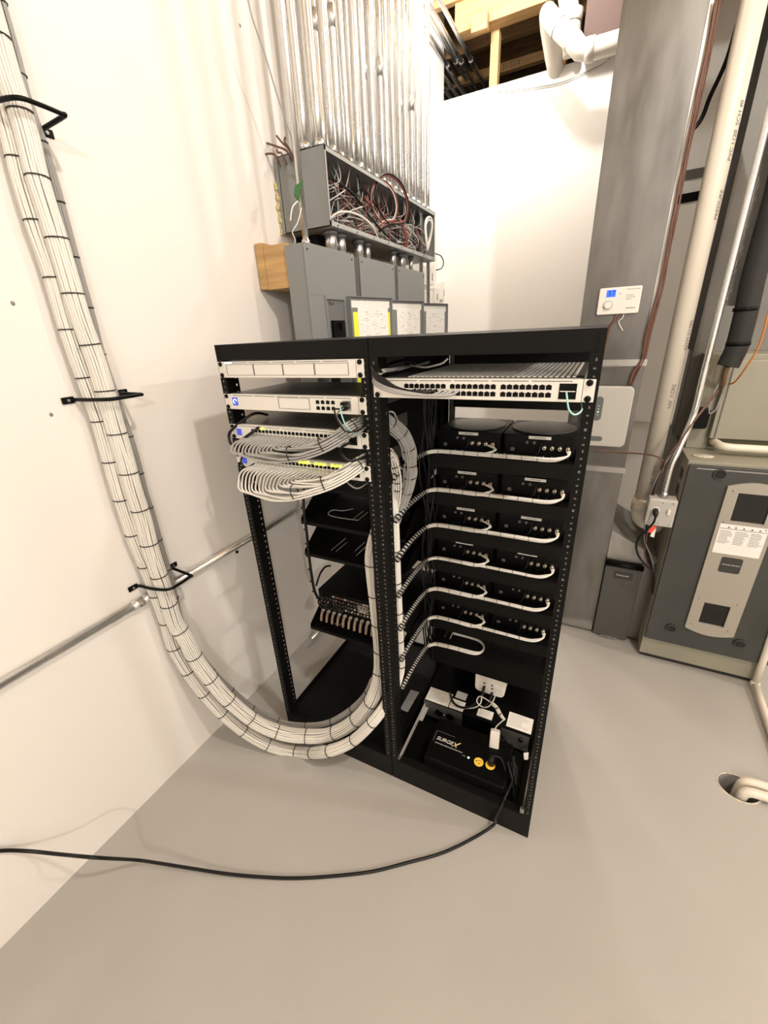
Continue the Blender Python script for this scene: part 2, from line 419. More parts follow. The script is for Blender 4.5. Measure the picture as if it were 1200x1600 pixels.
# dev 5 (right rack)
t, x0, x1, z0, z1 = silver_unit('network_switch', 'silver forty-eight port switch at the top of the right rack', E2, 1.4663, 'network switch', .40)
px = []
for b in range(3):
    for i in range(8): px.append(.600+b*.1105+i*.0128)
ports_of(t, px, [1.4505, 1.4355], .0108, .0088)
MB().box(.930, .962, -.0068, -.006, 1.4285, 1.4585).build('fibre_cage', BLACK2, t)
MB().box(.932, .960, -.0075, -.0066, 1.4428, 1.4445).build('cage_divider', SILVER, t)
tp = MB()
for i in range(34): tp.box(x0+.06+i*.0108, x0+.06+i*.0108+.0062, .02, .36, z1+.0012, z1+.0032)
tp.build('lid_reflection_ribs', mat('lid_reflection', (.78, .76, .72), .5), t)  # pale rib colour paints the light reflected off the switch lid

# ---------------------------------------------------------------- shelves & amplifiers, right rack
ROWZ = [1.193-.1334*i for i in range(6)]; LOWZ = 1.193-.1334*6
def make_shelf(xa, xb, y0, y1, z, lip, label, group, side=.055):
    t = thing('rack_shelf', label, 'shelf', ((xa+xb)/2, y0, z), group)
    s_ = MB(); s_.box(xa, xb, y0, y0+.05, z-.002, z).box(xa, xb, y0+.17, y1, z-.002, z)
    xs = xa; p_ = .0235; n_ = int((xb-xa)/p_)
    for i in range(n_+1):
        a = xa+i*p_; s_.box(a, min(a+p_-(.0035 if (i % 7 < 4 and xa > .4) or (xa < .4 and i in (3, 4, 7, 8)) else -.001), xb), y0+.05, y0+.17, z-.002, z)
    s_.build('shelf_floor', BLACK, t)
    l = MB(); l.box(xa, xb, y0-.0018, y0, z-lip, z); l.build('front_lip', BLACK, t)
    for x in (xa, xb-.002):
        mb = MB(); mb.slab([(x, y0, z), (x, y1, z), (x, y1, z+side), (x, y0+.10, z+side), (x, y0, z+.01)], (.002, 0, 0)); mb.build('side_plate', BLACK, t)
    return t
ORD = ['topmost', 'second', 'third', 'fourth', 'fifth', 'sixth', 'lowest']
shelf0 = None
for i, z in enumerate(ROWZ+[LOWZ]):
    lab = ('%s black shelf of the right rack, carrying a pair of black amplifiers' % ORD[i]) if i < 6 else 'lowest black shelf of the right rack, slotted and holding no amplifier'
    if i == 6: make_shelf(.526, .976, .335, .600, z, .088, lab, 'black shelves of the right rack')
    elif shelf0 is None: shelf0 = make_shelf(.526, .976, .335, .600, z, .046, lab, 'black shelves of the right rack')
    else: dup(shelf0, (shelf0.location.x, shelf0.location.y, z), lab)
def rounded_rect(cx, cy, w_, h, r, n=6):
    P = []
    for sx, sy, a0 in ((1, 1, 0), (-1, 1, PI/2), (-1, -1, PI), (1, -1, 3*PI/2)):
        for i in range(n+1):
            a = a0+i*PI/2/n; P.append((cx+sx*(w_/2-r)+r*math.cos(a), cy+sy*(h/2-r)+r*math.sin(a)))
    return P
def make_amp():
    z = ROWZ[0]; xc = .642; y0 = .380
    t = thing('streaming_amplifier', '', 'amplifier', (xc, y0, z), 'black amplifiers in pairs on the right rack shelves')
    mb = MB(); P = rounded_rect(xc, y0+.1085, .215, .217, .012)
    mb.slab([(x, y, z+.006) for x, y in P], (0, 0, .063)); mb.build('case', BLACK2, t, bevel=.002)
    MB().disc((xc, y0+.1085, z+.069), .097, (0, 0, 1), .0035, 48).build('top_disc', mat('amp_disc', (.03, .03, .03), .35), t, bevel=.001)
    ft = MB()
    for sx in (-1, 1):
        for sy in (.03, .18): ft.cyl((xc+sx*.08, y0+sy, z), (xc+sx*.08, y0+sy, z+.0062), .012, 12)
    ft.build('feet', BLACK2, t)
    for k in range(4):
        x = xc+.018+k*.0218
        po = MB().tube([(x, y0+.001, z+.034), (x, y0-.011, z+.034), (x, y0-.014, z+.034)], [.0062, .0062, .0045], 12).build('binding_post', GOLD, t)
        MB().disc((x, y0-.0142, z+.034), .0022, (0, -1, 0), .0004, 8).build('post_hole', BLACK2, po)
    for k in range(2):
        x = xc-.033+k*.021
        MB().tube([(x, y0+.001, z+.047), (x, y0-.006, z+.047)], .0040, 12).build('audio_jack', mat('jack_dim', (.10, .10, .10), .4), t)
    port(MB(), xc-.075, z+.022, .012, .010, y0-.0002).build('ethernet_port', INK, t)
    lb = MB().box(xc-.030, xc+.034, y0-.0008, y0-.0001, z+.0575, z+.0665).build('label_strip', LABEL, t); lb['label'] = 'pale label strip'
    MB().box(xc-.014, xc+.018, y0-.0011, y0-.0008, z+.0612, z+.0628).build('label_text', INK, lb)
    MB().tube(cr([(xc+.006, y0, z+.05), (xc+.008, y0-.012, z+.045), (xc+.004, y0-.022, z+.022), (xc-.010, y0-.020, z+.006)], 5), .0018, 6).build('power_lead', CABLK, t)
    return t
amp0 = make_amp(); amp0['label'] = 'left black amplifier on the topmost shelf of the right rack'
for i, z in enumerate(ROWZ):
    for s_, nm in ((0, 'left'), (1, 'right')):
        if i == 0 and s_ == 0: continue
        dup(amp0, (.642+s_*.219, .380, z), '%s black amplifier on the %s shelf of the right rack' % (nm, ORD[i]))

# ================================================================== CABLE HELPERS
def strand_bundle(t, P, rad, ns, cr_, material, tie_gap, tie_off=0., jit=.18, twist=0, core=True, tie_r=.0017, inner=0, nside=6, step=.02):
    """P dense path; rad float or list per resampled point"""
    Q = resample(P, step); F = frames(Q); k = len(Q)
    R = [rad]*k if not isinstance(rad, list) else [rad[min(int(i/(k-1)*(len(rad)-1)), len(rad)-2)]*(1-((i/(k-1)*(len(rad)-1)) % 1 if i < k-1 else 1)) + rad[min(int(i/(k-1)*(len(rad)-1))+1, len(rad)-1)]*((i/(k-1)*(len(rad)-1)) % 1 if i < k-1 else 1) for i in range(k)]
    for s_ in range(ns):
        a0 = 2*PI*s_/ns; ph = random.random()*6.28; f1 = 2+random.random()*3; am = random.uniform(.5, 1)*jit
        pts = []
        for i in range(k):
            T, N, B = F[i]; a = a0+twist*i*.02+am*math.sin(i*.11*f1+ph)*(2*PI/ns)
            pts.append(Q[i]+(N*math.cos(a)+B*math.sin(a))*(R[i]-cr_*(.9+.25*math.sin(i*.17+ph))))
        MB().tube(pts, cr_, nside).build('cable', material, t)
    if core: MB().tube(Q, [max(r-3.2*cr_, .002) for r in R], 12).build('cable_core', material, t)
    L = (k-1)*step; d = tie_off
    while d < L:
        i = min(int(d/step), k-2); T, N, B = F[i]; c = Q[i].lerp(Q[i+1], (d/step) % 1); r = R[i]+.0008
        MB().tube([c+(N*math.cos(a)+B*math.sin(a))*r for a in [2*PI*j/24 for j in range(24)]], tie_r, 5, closed=True, flat=.55 if False else 1).build('zip_tie', TIE, t)
        d += tie_gap
    return Q, F, R

# ---------------------------------------------------------------- the large hanging bundles
PA = [(2, 10), (30, 110), (59, 203), (78, 281), (102, 359), (123, 431), (142, 497), (163, 557), (179, 610), (194, 665), (209, 716), (222, 764), (235, 804), (246, 850), (258, 889), (271, 927), (284, 969)]
PB = [(-3, 203), (17, 281), (42, 359), (67, 431), (86, 497), (106, 557), (126, 610), (145, 665), (159, 716), (173, 764), (186, 804), (202, 850), (219, 889), (233, 927), (249, 969)]
RA = .0255; RB = .0225
def edge_to_centre(lst, x, r, sgn):
    out = []
    for u, v in lst:
        p = at(u, v, 0, x); vd = (p-CAM).normalized(); n_ = Vector((0, -.08, -1)).normalized().cross(vd).normalized()
        if n_.dot(CR) < 0: n_ = -n_
        out.append(p+n_*r*sgn)
    return out
WA = edge_to_centre(PA, -.203, .0225, -1); WB = edge_to_centre(PB, -.262, .021, 1)
up = (WA[0]-WA[3]).normalized()
WA = [WA[0]+up*.45] + WA
upb = (WB[0]-WB[3]).normalized(); WB = [WB[0]+upb*.75, WB[0]+upb*.4, WB[0]+upb*.2] + WB
def vplane(a, b):
    d = Vector((b[0]-a[0], b[1]-a[1], 0)); return Vector((d.y, -d.x, 0)).normalized()
a_, b_ = (WA[-1].x, WA[-1].y), (.475, .065); nA = vplane(a_, b_)
SA = [atp(u, v, (a_[0], a_[1], 0), nA) for u, v in ((289, 996.5), (305.5, 1029), (326, 1057), (349, 1085), (376.5, 1110.5), (405.5, 1131.5), (441.5, 1145.5), (475, 1150), (512, 1148.5), (544, 1133.5), (570, 1110), (586, 1083.5))]
RAI = [at(u, v, 1, .085) for u, v in ((594, 1050), (595, 1020), (593, 990), (590, 960), (586.5, 930), (583, 900), (581, 872), (585, 848), (592, 822))]
RAI += [RAI[-1]+Vector((.004, .01, .10)), RAI[-1]+Vector((.008, .01, .2))]
a2, b2 = (WB[-1].x, WB[-1].y), (.515, .10); nB = vplane(a2, b2)
SB = [atp(u, v, (a2[0], a2[1], 0), nB) for u, v in ((271, 1006.5), (290, 1041.5), (310.5, 1071), (334, 1099.5), (363, 1127.5), (394, 1150), (430, 1167.5), (468, 1175))]
SB += [at(508, 1174.5, 1, -.090), at(548.5, 1159, 1, -.055), at(580, 1130, 1, -.025), at(601, 1103, 1, .02), at(615, 1077, 1, .06)]
RBI = [at(u+3, v, 1, .10) for u, v in ((622, 1045), (621, 1012), (619.5, 978), (618, 944), (616, 906), (615, 880), (614, 850), (613, 822), (612, 795), (611, 770), (613, 752))]
mean_dy = 0
t = thing('cable_bundle', 'front white cable bundle swooping down the wall and into the left rack', 'cable bundle', (SA[7].x, SA[7].y, 0), 'large white cable bundles')
strand_bundle(t, cr(WA+SA+RAI, 6), [.0225, .0228, .0232, .024, .0255, .0265, .0262, .0255, .024, .022], 21, .0033, WCAB, .118, .03)
t = thing('cable_bundle', 'rear white cable bundle, nearer the floor, ending in the right rack', 'cable bundle', (SB[7].x, SB[7].y, 0), 'large white cable bundles')
strand_bundle(t, cr(WB+SB+RBI, 6), [.021, .021, .0215, .022, .0235, .0245, .024, .023, .021, .0185, .016, .014], 19, .0033, WCAB, .118, .09)
# grey bundle tucked behind
WG = [at(u-4, v, 0, -.268) for u, v in ((14, 40), (40, 140), (64, 210), (86, 281), (107, 359), (127, 431), (146, 497), (162, 557), (180, 610), (199, 665), (215, 716), (227, 764), (240, 804), (253, 850), (265, 889), (276, 930), (287, 975))]
WG = [WG[0]+(WG[0]-WG[3]).normalized()*.45]+WG
a3, b3 = (WG[-1].x, WG[-1].y), (.46, .12); nG = vplane(a3, b3)
SG = [atp(u, v, (a3[0], a3[1], 0), nG) for u, v in ((302, 1010), (330, 1048), (362, 1080), (395, 1107), (437, 1128), (475, 1134), (512, 1130), (545, 1112), (570, 1088), (584, 1060))]
t = thing('cable_bundle', 'thin grey cable bundle tucked behind the two white bundles', 'cable bundle', (SG[5].x, SG[5].y, 0))
strand_bundle(t, cr(WG+SG, 6), .0125, 12, .0030, GCAB2, .118, .06)

# D-rings on the wall
def dring(z_, tilt, label, bul=.128, wd=.118):
    wx = wallx(-.197); c = Vector((wx, -.197, z_))
    t = thing('d_ring', label, 'cable ring', c, 'black D-rings holding the bundles to the wall')
    y0, y1 = c.y-wd/2, c.y+wd/2; z = c.z
    pts = [(wx+.004, y0-.012, z), (wx+.010, y0-.002, z), (wx+bul*.55, y0+.004, z), (wx+bul*.97, y0+.022, z), (wx+bul*1.02, c.y, z), (wx+bul*.99, y1-.014, z), (wx+bul*.93, y1-.004, z), (wx+.012, y1+.004, z), (wx+.004, y1+.012, z)]
    MB().tube(cr(pts, 5), .0050, 8).build('ring_loop', BLACK2, t)
    for y in (y0-.018, y1+.018):
        MB().box(wx, wx+.005, y-.016, y+.016, z-.009, z+.009).build('mounting_tab', BLACK2, t, bevel=.002)
        MB().disc((wx+.005, y, z), .004, (1, 0, 0), .002, 10).build('mounting_screw', STEEL2, t)
    return t
dring(2.05, .0, 'highest black D-ring holding the cable bundles to the left wall')
dring(1.437, .0, 'middle black D-ring on the wall beside the rack top')
dring(.829, .0, 'lowest black D-ring, just above the horizontal conduit')

# ================================================================== PATCH CABLES
def patch_set(zt, material, pxs, lane, rad, mainpts, colour, where, loop, down):
    """mainpts: trunk path; each cable leaves its port, curls left-down and joins the trunk"""
    trunk = resample(cr(mainpts, 8), .012); F = frames(trunk)
    K = len(trunk)
    for i, x in enumerate(pxs):
        frac = i/(len(pxs)-1)
        row, colm = divmod(i, 4); qf = 1-frac
        ou = (colm-1.5)*.0066; ov = (row-2.5)*.0068
        j = 0
        while j < K-2 and trunk[j].x < x+.020+.03*frac: j += 1
        o = trunk[j]; lz = min(o.z+ov, lane-.012)
        pt = [Vector((x, -.004, lane)), Vector((x-.003, -.026, lane-.001)),
              Vector((x-.020-.008*qf, -.050, lane-.012)),
              Vector((x-.026-.010*qf, -.062, lane*.45+lz*.55)),
              Vector((x-.012-.006*qf, min(o.y, -.03)*.6-.03, lz+.004))]
        body = []
        for q in range(j, K, 3):
            T, N, B = F[q]; sg = 1 if N.z > 0 else -1
            body.append(trunk[q]+B*ou+N*ov*sg)
        P = cr(pt+body[1:], 5)
        ob = MB().tube(P, rad, 6).build('patch_cable', material)
        tag(ob, '%s patch cable from the %s port %s' % (colour, ORDN[i], where), 'patch cable', '%s patch cables' % colour)
        b = MB().box(x-.0052, x+.0052, -.020, -.0062, lane-.004, lane+.004).build('plug_boot', material if colour == 'grey' else WCAB, None, bevel=.001)
        b.parent = ob; b.location = Vector(b['_o'])-ob.location; b['_o'] = b['_o']
    return trunk, F
ORDN = ['first', 'second', 'third', 'fourth', 'fifth', 'sixth', 'seventh', 'eighth', 'ninth', 'tenth', 'eleventh', 'twelfth', 'thirteenth', 'fourteenth', 'fifteenth', 'sixteenth',
        'seventeenth', 'eighteenth', 'nineteenth', 'twentieth', 'twenty-first', 'twenty-second', 'twenty-third', 'twenty-fourth']
pxs = [.098+.0137*i for i in range(24)]
gm = [at(384, 704, 1, -.080), at(408, 710, 1, -.085), at(440, 711, 1, -.09), at(475, 706, 1, -.085), at(510, 693, 1, -.065), at(540, 675, 1, -.035), at(560, 664, 1, 0.012),
      Vector((.462, .045, 1.345)), Vector((.50, .075, 1.352)), at(616, 668, 1, .10), at(632, 684, 1, .12), at(640, 710, 1, .13), at(641, 740, 1, .13), at(634, 772, 1, .13), at(622, 800, 1, .13), at(612, 830, 1, .14), at(609, 870, 1, .15)]
tr1, F1 = patch_set(1.333, GCAB2, pxs, 1.304, .0029, gm, 'grey', 'along the third silver unit', None, None)
wm = [at(394, 764, 1, -.080), at(425, 771, 1, -.085), at(455, 771, 1, -.09), at(490, 762, 1, -.085), at(522, 750, 1, -.06), at(548, 735, 1, -.03), at(566, 722, 1, .012),
      Vector((.465, .045, 1.243)), Vector((.497, .07, 1.252)), at(608, 710, 1, .09), at(617, 726, 1, .10), at(621, 748, 1, .105), at(620, 775, 1, .11), at(614, 800, 1, .12), at(610, 830, 1, .13)]
tr2, F2 = patch_set(1.2437, WCAB, pxs, 1.215, .0029, wm, 'white', 'along the lowest silver unit', None, None)
def ring_on(tr, F, idx, ra, rb, label, group):
    T, N, B = F[idx]; c = tr[idx]
    o = MB().tube([c+N*math.cos(a)*ra+B*math.sin(a)*rb for a in [2*PI*j/24 for j in range(24)]], .0016, 5, closed=True).build('zip_tie', TIE); tag(o, label, 'zip tie', group)
def near(tr, p): return min(range(len(tr)), key=lambda i: (tr[i]-p).length)
for tr, F, nm, ks in ((tr1, F1, 'grey', [(462, 705), (502, 694), (548, 672)]), (tr2, F2, 'white', [(468, 768), (508, 756), (556, 730)])):
    for k, (u, v) in enumerate(ks):
        ring_on(tr, F, near(tr, at(u, v, 1, -.07 if k < 2 else -.01)), .022, .015, '%s black zip tie around the %s patch cables in front of the left rack' % (['leftmost', 'middle', 'rightmost'][k], nm), 'zip ties on the patch cables')
    js = [i for i in range(len(tr)) if tr[i].x > .505]
    m_ = 6 if nm == 'grey' else 4
    for k in range(m_):
        i = js[int((k+.5)*len(js)/(m_+1))]
        ring_on(tr, F, i, .022, .016, '%s tie down the %s cable loop inside the right rack' % (ORDN[k], nm), 'zip ties on the cable loops')
# extra layer of grey cables that fattens the loop in the right rack
for k in range(10):
    a = PI*k/9-.3; P = []
    js = [i for i in range(0, len(tr1), 3) if tr1[i].x > .47]
    for i in js[1:]:
        T, N, B = F1[i]; P.append(tr1[i]+N*math.cos(a)*.021+B*math.sin(a)*.014)
    o = MB().tube(P, .003, 6).build('patch_cable', GCAB2); tag(o, 'outer grey cable of the arched loop inside the right rack', 'patch cable', 'outer grey cables of the arched loop')

# small black leads and the fibre loops on the left rack units
def lead(name, pts, r, material, label, cat='cable', n=7):
    o = MB().tube(cr(pts, n), r, 8).build(name, material); return tag(o, label, cat)
lead('power_lead', [at(418, 648, 1, .10), at(395, 647, 1, .03), Vector((.022, -.014, 1.318)), Vector((.012, -.022, 1.293)), Vector((.030, -.026, 1.276)), at(392, 677, 1, -.03), at(404, 668, 1, -.008)], .0042, CABLK, 'black lead looping around the left post at the third unit')
lead('power_lead', [at(385, 705, 1, .0), at(379, 712, 1, -.02), at(377, 722, 1, -.02), at(385, 731, 1, -.02), at(398, 724, 1, -.008)], .003, CABLK, 'small black loop on the left edge of the lowest silver unit')
lead('fibre_patch_lead', [Vector((.428, -.020, 1.403)), at(532, 640, 1, -.05), at(539, 662, 1, -.06), at(552, 676, 1, -.04), at(563, 680, 1, -.01), Vector((.475, .05, 1.33))], .0018, AQUA, 'thin aqua fibre lead dropping from the second silver unit')
lead('power_lead', [Vector((.422, -.018, 1.393)), at(523, 640, 1, -.05), at(527, 655, 1, -.07), at(540, 674, 1, -.06), at(560, 672, 1, -.03), Vector((.470, .03, 1.35)), Vector((.48, .08, 1.36))], .0022, CABLK, 'thin black lead curling below the second silver unit')
lead('power_lead', [Vector((.432, -.02, 1.397)), at(526, 648, 1, -.06), at(533, 662, 1, -.065), at(549, 683, 1, -.05), at(566, 672, 1, -.02), Vector((.474, .04, 1.35))], .0018, GCAB, 'thin grey lead curling below the second silver unit')
lead('power_lead', [Vector((.440, -.008, 1.308)), at(533, 700, 1, -.035), at(536, 712, 1, -.05), at(548, 720, 1, -.045), at(565, 716, 1, -.02), Vector((.478, .03, 1.27)), Vector((.485, .09, 1.28))], .0036, CABLK, 'thick black lead looping over the white patch cables')
lead('network_lead', [Vector((.440, -.008, 1.215)), at(539, 745, 1, -.02), at(546, 757, 1, -.025), at(560, 763, 1, -.01), Vector((.468, .03, 1.19)), Vector((.49, .09, 1.20))], .0024, GCAB, 'dark grey lead under the lowest silver unit near the post')
# right switch leads
for k in range(9):
    blk = k < 5; dz = (k % 5)*.006; r = .0028
    x = .600+.0128*(k+2)
    pts = [Vector((x, -.012, 1.4435)), Vector((x-.025, -.034, 1.4405+ (0 if blk else -.006))), Vector((.575+.003*k, -.048, 1.452-(k-4)*.003)), Vector((.540+.001*k, -.044, 1.468-(k-4)*.004)), Vector((.521+.0015*(k % 4), -.02, 1.481-(k-4)*.004)), Vector((.530+.002*(k % 4), .012, 1.485-dz*.4)), Vector((.545, .06, 1.484-dz*.3)), Vector((.60, .14, 1.490+dz*.2))]
    o = MB().tube(cr(pts, 6), r, 7).build('patch_cable', CABLK if blk else GCAB2)
    tag(o, '%s %s patch cable curling left from the forty-eight port switch' % (['highest', 'second', 'third', 'fourth', 'fifth'][k] if blk else ['uppermost', 'second', 'third', 'lowest'][k-5], 'black' if blk else 'light grey'), 'patch cable', 'cables curling from the right switch')
lead('fibre_patch_lead', [Vector((.945, -.020, 1.4440)), at(886, 622, 1, -.03), at(889, 640, 1, -.03), at(898, 648, 1, -.025), at(909, 641, 1, -.005), Vector((.972, .03, 1.42))], .0018, AQUA, 'thin aqua lead dropping from the right end of the forty-eight port switch')
lead('network_lead', [at(700, 560, 1, .02), at(692, 567, 1, .02), at(680, 571, 1, .03), at(662, 574, 1, .05), at(640, 570, 1, .10)], .0022, GCAB2, 'light grey lead rising under the right rack top beam')
for k in range(4):
    lead('power_lead', [at(600+3*k, 573, 1, .05), at(618+5*k, 565, 1, .08), at(636+6*k, 564+2*k, 1, .12), at(660+3*k, 572, 1, .2)], .003, CABLK, '%s black lead arching under the right rack top beam' % ['nearest', 'second', 'third', 'rearmost'][k])

# ================================================================== AMPLIFIER LOOMS
def loom(i, z, wide=True):
    zl = z+.010
    t = thing('cable_loom', '%s white cable loom, laced in black, along the %s shelf' % (ORD[i].capitalize() if i else 'Topmost', ORD[i]), 'cable loom', (.55, .30, zl), 'laced cable looms of the right rack')
    dz0 = -.004
    start = [Vector((.520, .075, zl-.010)), Vector((.522, .14, zl)), Vector((.523, .21, zl+.002)), Vector((.526, .275, zl))]
    bend = [Vector((.532, .302, zl)), Vector((.548, .322, zl)), Vector((.575, .330, zl))]
    run = [Vector((.66, .331, zl)), Vector((.75, .331, zl)), Vector((.84, .331, zl)), Vector((.90, .331, zl))]
    ns = 6
    for s_ in range(ns):
        oy = (s_ % 3-1)*.0042; oz = (s_//3)*.0048-.002; jj = random.uniform(-.0012, .0012)
        base = [p+Vector((oy*.5 if p.y < .3 else 0, oy if p.y >= .3 else 0, oz+jj)) for p in start+bend]
        if i < 6:
            if s_ % 2 == 0:   # ends at the left amplifier
                tail = [Vector((.64, .331+oy, zl+oz+jj)), Vector((.695, .331+oy, zl+oz)), Vector((.722, .340+oy, zl+.003+oz)), Vector((.735+.001*s_, .358, zl+.012)), Vector((.7258-.004*s_, .372, zl+.020))]
            else:
                tail = [p+Vector((0, oy, oz+jj)) for p in run]+[Vector((.928, .338+oy, zl+.003+oz)), Vector((.948, .354, zl+.010)), Vector((.953-.002*s_, .370, zl+.019))]
        else:
            tail = [Vector((.65, .334+oy, zl+oz)), Vector((.71, .337+oy, zl+oz)), Vector((.735, .355, zl+oz)), Vector((.735, .39, zl+oz)), Vector((.70, .415, zl+oz)), Vector((.60, .42+oy, zl+oz))]
        P = cr(base+tail, 6); MB().tube(P, .0032, 6).build('cable', WCAB, t)
    path = resample(cr(start+bend+(run if i < 6 else [Vector((.65, .334, zl)), Vector((.70, .336, zl))]), 8), .004); F = frames(path)
    d = 0; k = 0
    sp = .0165 if i in (0, 1, 2) else .0125
    wd = .0080 if i < 3 else .0060
    while d < len(path)-2:
        c = path[d]; T, N, B = F[d]; laced = c.y < .298 and c.x < .53
        hw = (wd/2) if laced else .0009
        r = .0098 if laced else .0088
        MB().tube([c-T*hw, c+T*hw], r, 12, caps=False).build('lacing', TIE, t)
        d += int((sp if laced else .046)/.004)
    return t
for i, z in enumerate(ROWZ+[LOWZ]): loom(i, z)
# dark cable tangle hanging behind the left edge of the right rack
for k in range(9):
    x = .505+.004*k; y = .33+.012*(k % 4); P = []
    for j in range(16): P.append(Vector((x+.008*math.sin(j*1.3+k), y+.012*math.cos(j*.9+k*2), 1.40-j*.072)))
    o = MB().tube(cr(P, 4), .0032, 6).build('power_lead', CABLK); tag(o, 'black power lead hanging down behind the left side of the right rack', 'cable', 'hanging black power leads')
# white triangle painted for the light showing through the gap
o = MB().slab([(.528, .345, 1.10), (.528, .42, 1.10), (.528, .42, 1.132), (.528, .345, 1.10)][:3], (.001, 0, 0)).build('gap_light_patch', PAPER); tag(o, 'white triangle painted as light through the gap at the second shelf left end', 'tag')

# ================================================================== LOWER RIGHT RACK
# wide amplifier with labels on its lid
t = thing('matrix_amplifier', 'wide black amplifier with paper labels on its lid, low in the right rack', 'amplifier', (.74, .272, .024))
AZ = .138; AY = .272
MB().box(.522, .960, AY, .60, .05, AZ).build('case', BLACK2, t, bevel=.001)
MB().box(.524, .690, AY-.0012, AY-.0001, .053, AZ-.003).build('rear_plate', mat('dim_rear_plate', (.075, .075, .072), .4), t)
MB().box(.845, .952, AY-.0012, AY-.0001, .053, AZ-.003).build('rear_plate', mat('dim_rear_plate', (.075, .075, .072), .4), t)
for x in (.592, .640):
    MB().tube([(x, AY-.001, .095), (x, AY-.006, .095)], .0165, 20).build('fan_grille', BLACKG, t)
MB().cyl((.616, AY-.002, .098), (.616, AY-.012, .098), .004, 10).build('ground_screw', STEEL2, t)
MB().cyl((.922, AY-.002, .112), (.922, AY-.010, .112), .008, 14).build('fuse_cap', BLACKG, t)
def lid_label(x0, x1, y0, y1, nlines, name='lid_label', par=t, z=AZ):
    l = MB().box(x0, x1, y0, y1, z, z+.0008).build(name, PAPER, par); l['label'] = 'white printed label'
    mb = MB(); yy = y1-.008
    for k in range(nlines):
        e = random.uniform(.55, .95); mb.box(x0+.006, x0+.006+(x1-x0-.012)*e, yy-.0012, yy+.0004, z+.0008, z+.0011); yy -= (y1-y0-.014)/max(1, nlines)
    mb.build('print_line', mat('faint_ink', (.38, .37, .36), .7), l)
lid_label(.528, .628, .275, .345, 7); lid_label(.632, .690, .276, .325, 4); lid_label(.745, .806, .285, .325, 3); lid_label(.862, .955, .284, .356, 7)
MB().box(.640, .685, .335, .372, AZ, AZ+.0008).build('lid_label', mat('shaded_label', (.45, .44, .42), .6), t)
# grey label strip on the side
o = MB().box(.515, .521, .30, .45, .03, .09).build('side_filler_panel', BLACK); tag(o, 'narrow black filler panel left of the wide amplifier', 'panel')
o = MB().slab([at(625, 1108, 1, .20), at(637, 1113, 1, .20), at(655, 1082, 1, .33), at(642, 1078, 1, .33)], (0, 0, .0015)).build('label_plate', mat('grey_label', (.20, .20, .20), .5)); tag(o, 'dark grey label plate on the ledge between the two racks', 'label')
# surge eliminator
t = thing('surge_protector', 'black surge eliminator box with yellow outlets and white lettering', 'surge protector', (.76, .09, .024))
SZ = .150
MB().box(.619, .905, .03, .205, .0245, SZ).build('case', BLACK2, t, bevel=.003)
Mtop = basis((.690, .128, SZ+.0006), (1, 0, 0), (0, 1, 0))
text_part('brand_lettering', 'SURGE', .021, mat('white_print', (.85, .83, .78), .5), t, basis((.668, .116, SZ+.0006), (1, 0, 0), (0, 1, 0)), .0002, shear=.3)
text_part('brand_lettering', 'X', .027, mat('gold_print', (.9, .72, .40), .5), t, basis((.708, .114, SZ+.0006), (1, 0, 0), (0, 1, 0)), .0002, shear=.35)
MB().slab([(.712, .118, SZ+.0004), (.716, .116, SZ+.0004), (.728, .130, SZ+.0004), (.725, .131, SZ+.0004)], (0, 0, .0003)).build('brand_swoosh', mat('gold_print', (.9, .72, .40), .5), t)
text_part('caption', 'ADVANCED SERIES MODE PROTECTION', .0058, mat('white_print', (.85, .83, .78), .5), t, basis((.690, .096, SZ+.0006), (1, 0, 0), (0, 1, 0)), .0001)
MB().box(.628, .629, .100, .146, SZ, SZ+.0006).box(.628, .700, .1455, .1463, SZ, SZ+.0006).build('frame_line', GCAB, t)
q = at(732, 1184, 2, SZ); MB().disc((q.x, q.y, SZ), .0032, (0, 0, 1), .0015, 12).build('power_light', GREENLED, t)
text_part('light_caption', 'LINE', .006, GCAB2, t, basis((q.x-.017, q.y, SZ+.0005), (1, 0, 0), (0, 1, 0)), .0001)
q = at(748, 1191, 2, SZ)
oo = MB().disc((q.x, q.y, SZ), .0165, (0, 0, 1), .002, 28).build('outlet', YPLAST, t)
MB().box(q.x-.002, q.x+.006, q.y+.004, q.y+.006, SZ+.002, SZ+.0024).box(q.x-.002, q.x+.006, q.y-.007, q.y-.005, SZ+.002, SZ+.0024).disc((q.x-.008, q.y, SZ+.002), .0025, (0, 0, 1), .0005, 10).build('outlet_slot', BLACK2, oo)
q2 = at(766, 1196, 2, SZ)
MB().disc((q2.x, q2.y, SZ), .0165, (0, 0, 1), .002, 28).build('outlet', YPLAST, t)
# black plug over the second outlet and its cord
t = thing('power_plug', 'black power plug pushed into the right yellow outlet', 'plug', (q2.x, q2.y, SZ+.002))
MB().tube([(q2.x+.001, q2.y+.006, SZ+.0025), (q2.x+.001, q2.y+.006, SZ+.022), (q2.x+.003, q2.y+.012, SZ+.034)], [.013, .012, .006], 16).build('plug_body', CABLK, t)
MB().tube(cr([(q2.x+.003, q2.y+.012, SZ+.034), (q2.x+.03, q2.y+.02, SZ+.03), (q2.x+.055, q2.y, SZ-.01), (q2.x+.062, q2.y-.03, SZ-.06), (q2.x+.05, q2.y-.045, SZ-.10)], 6), .0035, 8).build('plug_cord', CABLK, t)
